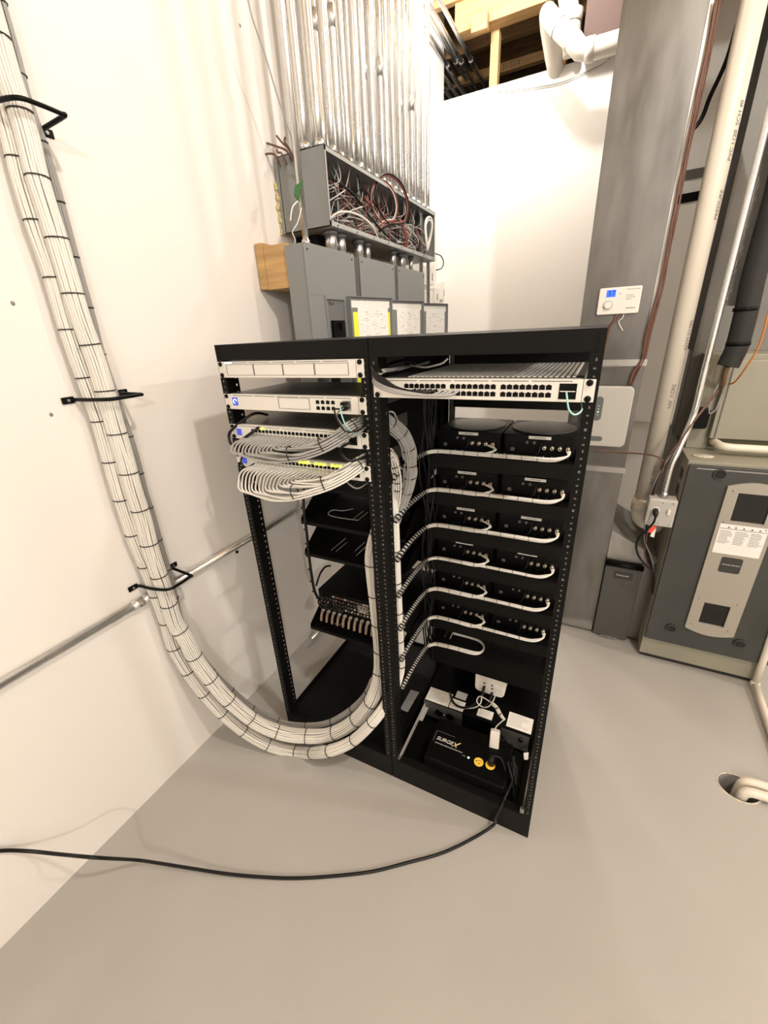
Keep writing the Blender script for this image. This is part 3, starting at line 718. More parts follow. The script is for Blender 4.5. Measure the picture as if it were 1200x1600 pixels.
# power cord running out over the lip and across the floor
cordpx = [((797, 1255), .004)]
P = [Vector((.915, .12, .20)), Vector((.925, .08, .15)), Vector((.913, .025, .118)), Vector((.906, -.004, .1075)), Vector((.895, -.022, .07))]
for u, v, z in ((770, 1290, .012), (735, 1312, .005), (690, 1333, .005), (640, 1347, .005), (585, 1361, .005), (530, 1368, .005), (470, 1372, .005), (420, 1371, .006), (360, 1366, .010), (300, 1357, .022), (250, 1349, .036), (215, 1344, .050)):
    P.append(at(u, v, 2, z))
for u, v, y in ((150, 1340, -.70), (95, 1335, -.74), (45, 1330, -.78), (0, 1329, -.82), (-60, 1330, -.87), (-140, 1335, -.93)):
    p = at(u, v, 1, y); p.x = max(p.x, wallx(y)+.01); P.append(p)
o = MB().tube(cr(P, 8), .0048, 10).build('extension_cord', CABLK); tag(o, 'long black power cord snaking from the right rack across the floor', 'cord')
for k in range(7):
    P = [Vector((.90+.008*(k % 3), .10+.012*k, .19-.012*k)), Vector((.925+.004*(k % 4), .07+.02*(k % 3), .15)), Vector((.935-.006*k*.6, .05+.01*k, .09)), Vector((.915-.004*k, .04+.012*k, .045)), Vector((.93, .10+.012*k, .031))]
    o = MB().tube(cr(P, 6), .0034, 7).build('power_lead', CABLK); tag(o, 'black power lead coiled in the lower right corner of the right rack', 'cable', 'coiled black power leads')
lead('power_lead', [at(783, 1150, 1, .26), at(800, 1170, 1, .20), at(818, 1183, 1, .15), at(830, 1184, 1, .12), Vector((.975, .16, .17))], .0036, CABLK, 'black lead arching right of the white power adapter')
# white box under the lowest shelf
RY2 = .345
t = thing('wireless_router', 'white box with rounded lower corners hanging under the lowest shelf', 'router', (.777, RY2, .205))
P = [(.718, .335), (.836, .335)] + [(.816+.02*math.cos(a), .226-.02*math.sin(a)) for a in [PI/2*i/5 for i in range(6)]] + [(.738-.02*math.sin(a), .226-.02*math.cos(a)) for a in [PI/2*i/5 for i in range(6)]]
mb = MB(); mb.slab([(x, RY2, z) for x, z in P], (0, .10, 0)); mb.build('case', PLAST, t, bevel=.004)
def sm_port(u, v, w_=.010, h=.007):
    q = at(u, v, 1, RY2); MB().box(q.x-w_/2, q.x+w_/2, RY2-.0012, RY2-.0002, q.z-h/2, q.z+h/2).build('socket', INK, t)
for u, v in ((757, 1067), (757, 1072), (769, 1071), (769, 1076), (769, 1082)): sm_port(u, v)
for u, v in ((756, 1076), (768, 1086)):
    q = at(u, v, 1, RY2-.002); o_ = MB().tube([(q.x, RY2-.001, q.z+.008), (q.x, RY2-.014, q.z-.004), (q.x-.001, RY2-.026, q.z-.020)], [.0055, .0052, .0038], 10).build('network_plug', CABLK, t)
lead('power_lead', [at(756, 1082, 1, .32), at(748, 1094, 1, .29), at(735, 1104, 1, .27), at(720, 1105, 1, .28), at(708, 1097, 1, .30), at(703, 1080, 1, .33)], .0046, CABLK, 'thick black lead curving from the white box to the left')
lead('network_lead', [at(768, 1090, 1, .32), at(760, 1101, 1, .255), at(752, 1106, 1, .26), at(742, 1103, 1, .27), at(750, 1092, 1, .28)], .0026, CABLK, 'thin black lead looping under the white box')
lead('network_lead', [at(776, 1079, 1, .340), at(771, 1094, 1, .26), at(763, 1104, 1, .25), at(753, 1104, 1, .255), at(745, 1096, 1, .27), at(750, 1088, 1, .28), at(765, 1096, 1, .26), at(776, 1104, 1, .24)], .0022, WCAB, 'thin white lead looping under the white box')
lead('network_lead', [at(753, 1090, 1, .28), at(750, 1100, 1, .262), at(740, 1106, 1, .262), at(722, 1107, 1, .28)], .0022, WCAB, 'thin white lead running left beneath the white box')
# white cord gathered by twist ties and its adapter
t = thing('power_adapter', 'white power adapter with its gathered white cord', 'power adapter', at(775, 1168, 1, .17))
c = [at(770, 1100, 1, .245), at(776, 1106, 1, .235), at(782, 1117, 1, .225), at(788, 1124, 1, .215)]
for k in range(6):
    a = k*PI/3; off = Vector((.0055*math.cos(a), 0, .0055*math.sin(a)))
    MB().tube(cr([c[0]+off*.3]+[p+off for p in c[0:3]]+[c[3]+off*.4], 5), .003, 6).build('cord_fold', WCAB, t)
for p, q in ((c[1], c[2]), (c[2], c[3])):
    T = (q-p).normalized(); MB().tube([p-T*.0015, p+T*.0015], .0095, 10).build('twist_tie', TIE, t)
pa = at(774, 1141, 1, .20)
MB().tube(cr([c[3], at(782, 1129, 1, .21), at(775, 1136, 1, .205), pa], 5), .0023, 7).build('cord', WCAB, t)
q0 = at(774, 1142, 1, .195); q1 = at(771, 1174, 1, .165)
dn = (q1-q0); ln = dn.length; dn.normalize(); xr = Vector((1, .15, 0)); xr = (xr-dn*xr.dot(dn)).normalized(); yr = dn.cross(xr)
mb = MB(); P = rounded_rect(0, ln/2, .034, ln+.006, .006)
mb.slab([q0+xr*x+dn*y-yr*.012 for x, y in P], yr*.024); mb.build('adapter_body', PLAST, t, bevel=.003)
# stickers
o = MB().disc((.555, .045, .024), .0135, (0, 0, 1), .001, 24).build('round_sticker', mat('yellow_sticker', (.55, .52, .20), .6, var=.3, vscale=90)); tag(o, 'round yellowish sticker on the pan of the right rack', 'sticker')
o = MB().slab([at(787, 1186, 1, .16), at(796, 1190, 1, .16), at(793, 1210, 1, .15), at(783, 1203, 1, .15)], (0, .002, 0)).build('hanging_tag', mat('grey_paper', (.40, .40, .38), .7)); tag(o, 'grey paper tag beside the surge eliminator', 'tag')
o = MB().slab([at(818, 1177, 1, .12), at(826, 1176, 1, .12), at(825, 1187, 1, .12), at(819, 1187, 1, .12)], (0, .002, 0)).build('lead_tag', PAPER); tag(o, 'small white tag on the leads by the right post', 'tag')

# ================================================================== LEFT RACK SHELVES & RECEIVER
def lshelf(z, y0, label, side=.075):
    return make_shelf(.026, .474, y0, .575, z, .014, label, 'black slotted shelves of the left rack', side)
s1 = lshelf(1.052, .25, 'topmost black shelf of the left rack, partly hidden by the white patch cables')
s2 = lshelf(.905, .24, 'second black shelf of the left rack, holding a small black box')
s3 = lshelf(.765, .235, 'third black shelf of the left rack, empty and slotted')
s4 = lshelf(.415, .205, 'lowest black shelf of the left rack, under the receiver')
t = thing('media_player', 'small black box on the second shelf of the left rack', 'media player', (.36, .34, .906))
MB().box(.26, .44, .36, .52, .9065, .955).build('case', BLACK2, t, bevel=.003)
MB().disc((.33, .359, .93), .004, (0, -1, 0), .003, 10).build('jack', INK, t)
lead('power_lead', [at(552, 795, 1, .33), at(535, 798, 1, .30), at(520, 797, 1, .29), at(513, 803, 1, .27), at(525, 808, 1, .26), at(560, 813, 1, .26)], .0022, GCAB, 'grey lead curving out of the small black box on the second shelf')
# AV receiver, rear side out
RX0, RX1, RY, RZ0, RZ1 = .046, .470, .262, .432, .575
t = thing('av_receiver', 'black audio video receiver with its jack panel facing out in the left rack', 'receiver', ((RX0+RX1)/2, RY, .4155))
MB().box(RX0, RX1, RY, .572, RZ0, RZ1).build('case', BLACK2, t, bevel=.002)
ft = MB()
for x in (.09, .43):
    for y in (.29, .54): ft.cyl((x, y, .4155), (x, y, RZ0+.001), .015, 14)
ft.build('feet', BLACK2, t)
jm = {'w': mat('jack_white', (.42, .40, .36), .4), 'd': mat('jack_dark', (.10, .09, .08), .4), 'r': mat('jack_brown', (.18, .10, .07), .4)}
for key in jm:
    mb = MB()
    for rrow in range(4):
        for c_ in range(27):
            kk = random.Random(rrow*50+c_).choice('wwddr')
            if kk != key or (rrow == 0 and c_ < 4): continue
            x = RX0+.018+c_*.0148; z = RZ1-.018-rrow*.0175
            if rrow == 0: mb.box(x-.0055, x+.0055, RY-.004, RY-.0005, z-.004, z+.003)
            else: mb.tube([(x, RY-.0004, z), (x, RY-.007, z)], .0042, 8)
    mb.build('jack_row', jm[key], t)
MB().box(.24, .29, RY-.003, RY-.0005, RZ1-.062, RZ1-.028).build('antenna_plate', mat('pale_plate', (.30, .28, .24), .4), t)
text_part('rear_print', '8 5 2 7 6 1 3', .012, jm['w'], t, Matrix.Translation((.13, RY-.001, RZ0+.058)) @ FRONT, .0002)
for k in range(15):
    x = RX0+.020+k*.0275
    po = MB().tube([(x, RY-.0004, RZ0+.043), (x, RY-.012, RZ0+.043)], .0075, 10).build('speaker_terminal', jm['w'], t)
    MB().tube(cr([(x, RY-.012, RZ0+.043), (x+.001, RY-.024, RZ0+.030), (x+.003, RY-.034, RZ0+.006)], 4), [.0058]*8+[.0052], 10).build('plug_sleeve', TAN, po)
for k in range(4):
    lead('audio_lead', [Vector((.07+.02*k, RY-.004, RZ1-.022)), Vector((.068+.02*k, RY-.035, RZ1-.035)), Vector((.10+.028*k, RY-.05, RZ1-.050+.004*k)), Vector((.135+.018*k, RY-.035, RZ1-.04)), Vector((.15+.02*k, RY-.004, RZ1-.030))], .0038, CABLK, '%s thick black lead looped across the receiver jacks' % ['leftmost', 'second', 'third', 'rightmost'][k])
lead('power_lead', [at(494, 915, 1, .28), at(500, 897, 1, .30), at(508, 886, 1, .34), at(516, 884, 1, .38)], .0045, CABLK, 'thick black lead arching beside the receiver')
# black corrugated riser at the left end of the shelves
P = [at(474, 786, 1, .245), at(476, 805, 1, .235), at(480, 840, 1, .232), at(483, 870, 1, .23), at(487, 900, 1, .228), at(492, 925, 1, .228), at(500, 938, 1, .24)]
P = [P[0]+Vector((0.004, .03, .12))] + P
t = thing('cable_riser', 'black cable with tie nubs running down the left ends of the shelves', 'cable', P[4])
Q = cr(P, 6); MB().tube(Q, .0058, 8).build('cable', CABLK, t)
for k in range(0, len(Q), 4):
    MB().box(Q[k].x-.013, Q[k].x-.004, Q[k].y-.003, Q[k].y+.003, Q[k].z-.002, Q[k].z+.002).build('zip_tie', TIE, t)

# ================================================================== HORIZONTAL CONDUIT ON LEFT WALL
def wallpt(u, v, off=.02):
    p = at(u, v, 0, wallx(0)+off)
    for _ in range(4): p = at(u, v, 0, wallx(p.y)+off)
    return p
a = wallpt(-20, 1082); b = wallpt(214, 943); c = wallpt(392, 840); d = wallpt(470, 811)
zc = (a.z+b.z+c.z)/3
def cp(y): return Vector((wallx(y)+.02, y, zc))
t = thing('wall_conduit', 'left length of silver conduit running level along the left wall', 'conduit', cp(-.6), 'horizontal conduit lengths')
MB().cyl(cp(-2.6), cp(b.y), .0135, 16).build('pipe', EMT, t)
MB().cyl(cp(b.y-.018), cp(b.y+.018), .017, 16).build('coupling', EMT, t)
MB().cyl(cp(b.y)+Vector((.016, 0, 0)), cp(b.y)+Vector((.022, 0, 0)), .004, 8).build('set_screw', STEEL2, t)
MB().tube(cr([cp(b.y+.015), cp(b.y+.05)+Vector((0.004, 0, .0)), cp(b.y+.07)+Vector((.006, 0, -.03)), cp(b.y+.078)+Vector((.004, 0, -.09))], 6), .012, 12).build('branch_bend', EMT, t)
t = thing('wall_conduit', 'right length of silver conduit running behind the cables and left rack', 'conduit', cp(.3), 'horizontal conduit lengths')
MB().cyl(cp(b.y+.02), cp(1.15), .0135, 16).build('pipe', EMT, t)
MB().cyl(cp(b.y+.02)+Vector((0, 0, .001)), cp(b.y+.05)+Vector((0, 0, .001)), .017, 16).build('coupling', EMT, t)
q = cp(.16)+Vector((-.016, 0, -.035)); MB().disc(q, .006, (1, 0, 0), .006, 10).build('anchor_screw', BLACK2, t)
p1 = at(486, 999, 2, .05); p2 = Vector((p1.x-.0, p1.y+.30, .05))
o = MB().tube([p1, p2], .012, 14).build('conduit_stub', EMT); tag(o, 'short silver conduit stub near the floor behind the left rack', 'conduit')
# scuffs / anchors on the wall
for u, v, lab in ((20, 474, 'small grey anchor hole high on the left wall'), (80, 648, 'small grey scuff left of the middle D-ring'), (375, 40, 'small dark nick on the wall between conduit shadows')):
    q = wallpt(u, v, .0); o = MB().sphere(q, .006, 8, 6, (.25, .8, .9)).build('wall_anchor', GCAB); tag(o, lab, 'anchor')

# ================================================================== ELECTRICAL
GX = -.028; GY0, GY1, GZ0, GZ1 = .716, 1.905, 1.958, 2.211
def gwx(y): return wallx(y)+.002
t = thing('wire_trough', 'open grey wireway trough full of wires below the vertical conduits', 'wire trough', (-.15, 1.3, GZ0))
th = .003; bx = -.245
MB().box(bx, bx+th, GY0, GY1, GZ0, GZ1).build('back_plate', PANELD, t)
MB().box(bx, GX, GY0, GY1, GZ1-th, GZ1).build('top_plate', PANELG, t)
MB().box(bx, GX, GY0, GY1, GZ0, GZ0+th).build('bottom_plate', PANELG, t)
MB().box(-.262, GX, GY0, GY0+th, GZ0, GZ1).build('end_plate', PANELG, t)
MB().box(bx, GX, GY1-th, GY1, GZ0, GZ1).build('end_plate', PANELG, t)
MB().box(GX-.002, GX, GY0, GY1, GZ1-.017, GZ1).box(GX-.002, GX, GY0, GY1, GZ0, GZ0+.020).box(GX-.002, GX, GY0, GY0+.014, GZ0, GZ1).box(GX-.002, GX, GY1-.012, GY1, GZ0, GZ1).build('front_flange', mat('flange_grey', (.36, .37, .36), .4), t, bevel=.0008)
sc = MB()
for k in range(8): sc.disc((GX, GY0+.06+k*.155, GZ0+.010), .0035, (1, 0, 0), .001, 8)
sc.build('flange_hole', BLACK2, t)
# tangle of wires inside
rnd = random.Random(5)
tang = {'w': MB(), 'r': MB(), 'k': MB()}
for k in range(120):
    y = rnd.uniform(GY0+.06, GY1-.05); x = rnd.uniform(bx+.02, GX-.035); y2 = min(max(y+rnd.uniform(-.28, .28), GY0+.05), GY1-.05)
    z1 = GZ1-.006 if rnd.random() < .75 else rnd.uniform(GZ0+.08, GZ1-.03); z0 = GZ0+rnd.uniform(.006, .09)
    P = [(x, y, z1), (x+rnd.uniform(-.02, .02), y+rnd.uniform(-.04, .04), z1-.07), (rnd.uniform(bx+.03, GX-.02), (y+y2)/2+rnd.uniform(-.05, .05), (z0+z1)/2), (rnd.uniform(bx+.05, GX-.012), y2+rnd.uniform(-.04, .04), z0+.02), (rnd.uniform(bx+.03, GX-.03), y2, z0)]
    tang[rnd.choice('wwwrrkk')].tube(cr(P, 5), rnd.choice((.0013, .0017, .0022)), 5)
    # horizontal sweepers
for key, mt, lb in (('w', WCAB, 'tangle of thin white wires'), ('r', RED, 'tangle of dark red wires'), ('k', CABLK, 'tangle of black wires')):
    o = tang[key].build('tangled_wires', mt); tag(o, lb+' filling the grey wireway trough', 'wires', kind='stuff')
# large loops of red/black wire spilling out
for k, (r_, mt, dx, lab) in enumerate(((.088, CABLK, .016, 'outer dark loop of wire spilling out of the trough'), (.083, RED, .012, 'large red wire loop spilling out of the trough'), (.072, RED, .006, 'inner red wire loop spilling out of the trough'), (.066, WCAB, .004, 'thin pale wire loop inside the red ones'))):
    cxy = at(618 if k < 2 else 608, 313 if k < 2 else 315, 0, GX+.02); P = []
    rz = r_*1.15; ry = r_*1.75 if k < 2 else r_*1.45
    for a in [(-70+i*20)*PI/180 for i in range(17)]:
        P.append(Vector((GX+dx+.02*math.cos(a)-.01, cxy.y+ry*math.cos(a)*.95, cxy.z+rz*math.sin(a))))
    P = [Vector((GX-.05, cxy.y-ry*.9, GZ0+.03)), Vector((GX-.01, cxy.y-ry*.2, cxy.z-rz*1.02))]+P[1:]+[Vector((GX-.05, cxy.y-ry*1.1, cxy.z+rz*.1))]
    o = MB().tube(cr(P, 4), .0042 if k < 3 else .0026, 7).build('wire_loop', mt); tag(o, lab, 'wire loop')
for k in range(2):
    y = 1.52+k*.018
    o = MB().tube(cr([(-.07, y-.05, GZ1-.10), (-.05, y-.02, GZ0+.09), (-.06, y, GZ0+.045), (-.07, y, GZ0-.02)], 5), .0055, 8).build('feeder_wire', RED); tag(o, '%s red feeder wire turning down through the trough floor' % ['left', 'right'][k], 'wire')
lead('feeder_wire', [(-.12, .80, GZ0+.02), (-.07, .86, GZ0+.075), (-.05, 1.0, GZ0+.085), (-.045, 1.12, GZ0+.055), (-.06, 1.2, GZ0+.01)], .0045, WCAB, 'thick white wire arching over the left floor of the trough', 'wire')
lead('feeder_wire', [(-.13, .80, GZ1-.04), (-.06, .95, GZ1-.09), (-.05, 1.12, GZ0+.09), (-.05, 1.3, GZ0+.045), (-.06, 1.45, GZ0+.03)], .0048, CABLK, 'thick black wire sweeping down the left half of the trough', 'wire')
# white strap coil at the right end
for k, (r1, r2) in enumerate(((.035, .095), (.028, .080))):
    c0 = at(669, 366, 0, GX+.012); P = [Vector((GX+.012+.008*math.sin(2*a), c0.y+r1*1.3*math.cos(a)+.02*math.sin(a), c0.z+r2*math.sin(a)*.9)) for a in [2*PI*i/24 for i in range(24)]]
    o = MB().tube(P, .0065-.001*k, 6, closed=True).build('cable_coil', WCAB); tag(o, '%s turn of the white cable coil hung on the right end of the trough' % ['outer', 'inner'][k], 'cable coil')
# nipples between trough and panels
nip = [(496, .024), (520, .021), (560, .020), (578, .015), (613, .017), (631, .020), (646, .012)]
for k, (u, r_) in enumerate(nip):
    yv = [0.79, 0.865, 1.02, 1.10, 1.385, 1.50, 1.63][k]
    t = thing('conduit_nipple', '%s short steel nipple joining the trough to the panels below' % (['leftmost', 'second', 'third', 'fourth', 'fifth', 'sixth', 'rightmost'][k]), 'conduit nipple', (-.075, yv, 1.88), 'steel nipples under the trough')
    MB().cyl((-.075, yv, 1.8815), (-.075, yv, GZ0-.0005), r_, 20).build('pipe', EMT, t)
    MB().cyl((-.075, yv, GZ0-.014), (-.075, yv, GZ0-.0005), r_+.005, 12).build('locknut', PANELD, t)
# breaker panels
FXP = -.027; BXP = -.118
def panel(y0, y1, k):
    lab = ['nearest grey breaker panel, its switch opening and taped sheet in view', 'middle grey breaker panel with an open door', 'farthest grey breaker panel with an open door'][k]
    t = thing('breaker_panel', lab, 'breaker panel', ((FXP+BXP)/2, (y0+y1)/2, .95), 'grey breaker panels in a row')
    MB().box(BXP, FXP-.003, y0+.006, y1-.006, .95, 1.8795).build('enclosure', PANELG, t)
    # cover with an opening
    oy0, oy1 = y0+.105, y1-.105; oz1 = 1.712
    MB().box(FXP-.0029, FXP, y0, y1, oz1, 1.881).box(FXP-.0029, FXP, y0, oy0, .948, oz1).box(FXP-.0029, FXP, oy1, y1, .948, oz1).box(FXP-.0029, FXP, oy0, oy1, .948, 1.10).build('cover', PANELG, t, bevel=.0008)
    ins = MB().box(FXP-.0027, FXP-.001, oy0, oy1, 1.10, oz1).build('dead_front', PANELD, t)
    fr = MB()
    fr.slab([(FXP+.001, oy0, oz1), (FXP+.001, oy1, oz1), (FXP+.001, oy1, oz1-.012), (FXP+.001, oy0, oz1-.012)], (.004, 0, 0)).box(FXP, FXP+.005, oy0, oy0+.008, 1.10, oz1-.012).box(FXP, FXP+.005, oy1-.008, oy1, 1.10, oz1-.012)
    fr.build('opening_frame', PANELG, t)
    b = MB().box(FXP, FXP+.012, oy0+.030, oy1-.030, 1.555, 1.622).build('main_breaker', BLACK2, t)
    MB().box(FXP+.012, FXP+.024, (oy0+oy1)/2, (oy0+oy1)/2+.018, 1.585, 1.612).build('breaker_toggle', BLACK2, b)
    MB().box(FXP, FXP+.005, oy0+.030, oy0+.06, oz1-.028, oz1-.020).build('latch', INK, t)
    for yy in (y0+.02, y1-.02): MB().disc((FXP, yy, 1.86), .004, (1, 0, 0), .001, 8).build('cover_screw', BLACK2, t)
    # door swung open
    hy = y1-.095; ang = 13*PI/180; L = .288; dz = 1.716
    Mx = Matrix.Translation((FXP+.012, hy, 0)) @ Matrix.Rotation(-ang, 4, 'Z')
    dr = MB().box(0, .0025, 0, L, 1.10, dz, Mx).box(-.012, .0, 0, .003, 1.10, dz, Mx).box(.0025, .014, L-.003, L, 1.10, dz, Mx).box(.0025, .014, 0, L, dz-.003, dz, Mx).box(.0025, .014, 0, .003, 1.10, dz, Mx).build('door', PANELG, t)
    if k == 0:
        ys = MB().box(.0026, .0034, .022, .278, 1.10, 1.655, Mx).build('yellow_sheet', YELLOW, dr)
    sh = MB().box(.0036, .0045, .052, .262, 1.10, 1.672+.0*k, Mx).box(.0036, .0045, .012, .275, 1.672, 1.700, Mx).build('directory_sheet', PAPER, dr)
    ink = MB(); r2 = random.Random(k)
    for j in range(60):
        yy = r2.uniform(.06, .24); zz = r2.uniform(1.5, 1.66); ink.box(.0046, .0048, yy, yy+r2.uniform(.006, .02), zz, zz+.0018, Mx)
    ink.build('handwriting', mat('faint_ink', (.38, .37, .36), .7), sh)
    return t
panel(.525, .886, 0); panel(.933, 1.297, 1); panel(1.336, 1.719, 2)
# timber block under the panels
t = thing('timber_block', 'pair of pale timber blocks packing the panel off the wall', 'timber', (-.2, .6, 1.74))
MB().box(-.270, -.232, .541, 1.75, 1.745, 1.903).build('timber', WOOD, t, bevel=.002)
MB().box(-.230, -.120, .541, 1.75, 1.742, 1.890).build('timber', WOOD, t, bevel=.002)
# foam bead
mb = MB(); rf = random.Random(3)
for k in range(16): mb.sphere((-.268+rf.uniform(-.004, .006), GY0-.004+rf.uniform(0, .01), 1.96+k*.011), rf.uniform(.006, .011), 8, 6)
o = mb.build('spray_foam_bead', FOAM); tag(o, 'yellow spray foam bead between trough end and wall', 'foam')
# dark pocket behind the foam
o = MB().box(-.255, -.150, .80, .86, 1.905, 1.957).build('knockout_box', BLACK2); tag(o, 'small black pocket under the left end of the trough', 'box')
# conduit standing in front of the trough end
ca = at(470, 300, 0, -.085)
t = thing('vertical_conduit', 'silver conduit standing in front of the trough end, down to the nearest panel', 'conduit', (ca.x, ca.y, 1.882))
MB().cyl((ca.x, ca.y, 1.882), (ca.x, ca.y, 3.42), .0117, 16).build('pipe', EMT, t)
MB().cyl((ca.x, ca.y, 1.882), (ca.x, ca.y, 1.905), .016, 14).build('connector', EMT, t)
# conduits rising from the trough
rows = []
for r_i, (xx, y_s, dy_, nn, wd) in enumerate(((-.060, .742, .0745, 16, 'front'), (-.122, .735, .0745, 16, 'middle'), (-.190, .80, .105, 10, 'rear'))):
    for k in range(nn):
        y = y_s+k*dy_+random.uniform(-.006, .006)
        if y > GY1-.02: continue
        rows.append((xx+random.uniform(-.006, .006), y, wd, k, nn))
NUM = ['first', 'second', 'third', 'fourth', 'fifth', 'sixth', 'seventh', 'eighth', 'ninth', 'tenth', 'eleventh', 'twelfth', 'thirteenth', 'fourteenth', 'fifteenth', 'sixteenth']
for (xx, y, wd, k, nn) in rows:
    t = thing('vertical_conduit', '%s silver conduit from the left in the %s row above the trough' % (NUM[k], wd), 'conduit', (xx, y, GZ1+.0005), 'vertical conduits above the trough')
    r_ = .0117 if (k+nn) % 4 else .0148
    lean = random.uniform(-.012, .012)
    MB().tube([(xx, y, GZ1+.0005), (xx, y, 2.34), (xx, y+lean*.5, 2.7), (xx, y+lean, 3.42)], r_, 14).build('pipe', EMT, t)
    MB().cyl((xx, y, GZ1+.0005), (xx, y, GZ1+.022), r_+.004, 14).build('connector', EMT, t)
    if (k*7+nn) % 5 == 0: MB().cyl((xx, y+lean*.3, 2.60), (xx, y+lean*.35, 2.66), r_+.003, 14).build('coupling', EMT, t)
# two conduits right at the corner past the trough
for k, (u, v) in enumerate(((655, 60), (668, 60))):
    q = at(u, v, 0, -.10); q.y = min(q.y, 2.3)
    o = MB().cyl((-.10, q.y, 1.60), (-.10, q.y, 3.42), .0125, 14).build('vertical_conduit', EMT); tag(o, '%s silver conduit passing the right end of the trough' % ['inner', 'outer'][k], 'conduit')
# conduits running away overhead through the opening
for k, (u, v) in enumerate(((713, 98), (722, 98), (737, 95), (700, 104))):
    e = at(u, v, 1, 2.75 if k < 3 else 2.7)
    t = thing('overhead_conduit', '%s silver conduit running overhead through the dark opening' % ['second', 'third', 'rightmost', 'leftmost'][k], 'conduit', (e.x, 1.7, e.z), 'overhead conduits through the opening')
    MB().cyl((e.x, 1.2, e.z), (e.x, 4.5, e.z), .0125, 12).build('pipe', EMT, t)
    MB().cyl((e.x, e.y-.02, e.z), (e.x, e.y+.03, e.z), .017, 12).build('coupling', STEEL2, t)
for k in range(4):
    e = at(686+9*k, 152-6*k, 1, 2.9); o = MB().cyl((e.x, 2.66, e.z+.02), (e.x, 4.5, e.z+.02), .011, 10).build('overhead_conduit', EMT); tag(o, '%s of four dim conduits low in the corner of the opening' % ['leftmost', 'second', 'third', 'rightmost'][k], 'conduit', 'dim conduits beyond the back wall')
# cable ends sticking out at the trough's left end
ends = [((448, 236), (430, 228), (412, 222)), ((452, 234), (440, 222), (432, 212)), ((453, 234), (445, 222), (446, 214)), ((430, 243), (422, 240), (415, 241)), ((440, 240), (434, 238), (433, 233)), ((458, 243), (464, 246), (469, 245))]
for k, ps in enumerate(ends):
    P = [at(u, v, 1, .70-.006*k) for u, v in ps]; P = [P[0]+Vector((.004, .02, -.03))]+P
    o = MB().tube(cr(P, 5), .0036, 7).build('cut_cable_end', COPPER); tag(o, '%s cut brown cable end poking up at the left end of the trough' % NUM[k], 'cable end', 'cut brown cable ends')
lead('hanging_wire', [at(386, -10, 0, -.10), at(395, 30, 0, -.10), at(414, 85, 0, -.10), at(432, 145, 0, -.10), at(447, 190, 0, -.10), at(455, 215, 0, -.10), at(458, 240, 0, -.10)], .0028, GCAB2, 'thin grey wire drooping from above to the trough end', 'wire')
t = thing('taped_wire', 'white wire with green tape hanging beside the trough end', 'wire', at(465, 300, 0, -.07))
g = [at(u, v, 0, -.070) for u, v in ((470, 281), (463, 290), (461, 302), (466, 316))]
MB().slab([at(473, 282, 0, -.07), at(461, 290, 0, -.07), at(459, 305, 0, -.07), at(467, 316, 0, -.07), at(468, 300, 0, -.07)], (.004, 0, 0)).build('green_tape', GREENP, t)
MB().tube(cr([at(467, 313, 0, -.07), at(458, 322, 0, -.07), at(455, 334, 0, -.07), at(454, 345, 0, -.07)], 5), .0024, 7).build('wire', WCAB, t)
lead('hanging_wire', [at(471, 325, 0, -.075), at(465, 348, 0, -.08), at(457, 362, 0, -.10), at(461, 374, 0, -.10), at(460, 384, 0, -.11)], .0019, WCAB, 'thin white wire curling down to the top of the nearest panel', 'wire')
# white devices and disconnect by the far panel
t = thing('media_bracket', 'cluster of small white modules on the wall right of the panels', 'wall device', at(686, 455, 0, -.20))
for k, (u, v, w_, h) in enumerate(((672, 465, .05, .09), (684, 462, .04, .10), (695, 455, .05, .12), (676, 430, .035, .12))):
    q = at(u, v, 0, -.17); MB().box(-.265, -.17, q.y-w_, q.y+w_, q.z-h/2, q.z+h/2).build('module', PLAST, t, bevel=.002)
    MB().box(-.1699, -.168, q.y-w_*.4, q.y-w_*.1, q.z-h*.3, q.z+h*.1).build('module_slot', INK, t)
lead('hanging_wire', [at(679, 396, 0, -.12), at(689, 400, 0, -.12), at(693, 410, 0, -.12), at(690, 419, 0, -.12), at(682, 422, 0, -.12)], .004, CABLK, 'black wire loop at the right end of the trough', 'wire')

# ================================================================== RIGHT SIDE: DUCTWORK
DY = 1.19
t = thing('sheet_metal_duct', 'tall galvanised sheet metal duct right of the rack', 'duct', (1.03, 1.35, 0))
MB().box(.89, 1.160, DY, 2.15, 1.405, 3.42).build('upper_section', STEEL, t, bevel=.002)
MB().box(.892, 1.158, DY+.004, 2.15, .935, 1.402).build('middle_section', STEEL, t, bevel=.002)
MB().box(.894, 1.156, DY+.006, 2.15, .02, .932).build('lower_section', STEEL_FLOORLIT, t, bevel=.002)
MB().box(1.140, 1.158, DY-.003, DY-.0005, 1.43, 3.42).build('corner_flange', STEEL2, t)
for z in (1.402, .932): MB().box(.885, 1.164, DY-.008, DY+.006, z-.013, z+.013).build('drive_cleat', STEEL2, t)
MB().box(.885, 1.15, DY-.010, DY+.01, .018, .050).build('base_cleat', STEEL2, t)
MB().box(.93, 1.06, DY-.0085, DY-.0065, 1.386, 1.392).build('seam_screw_line', GCAB, t)
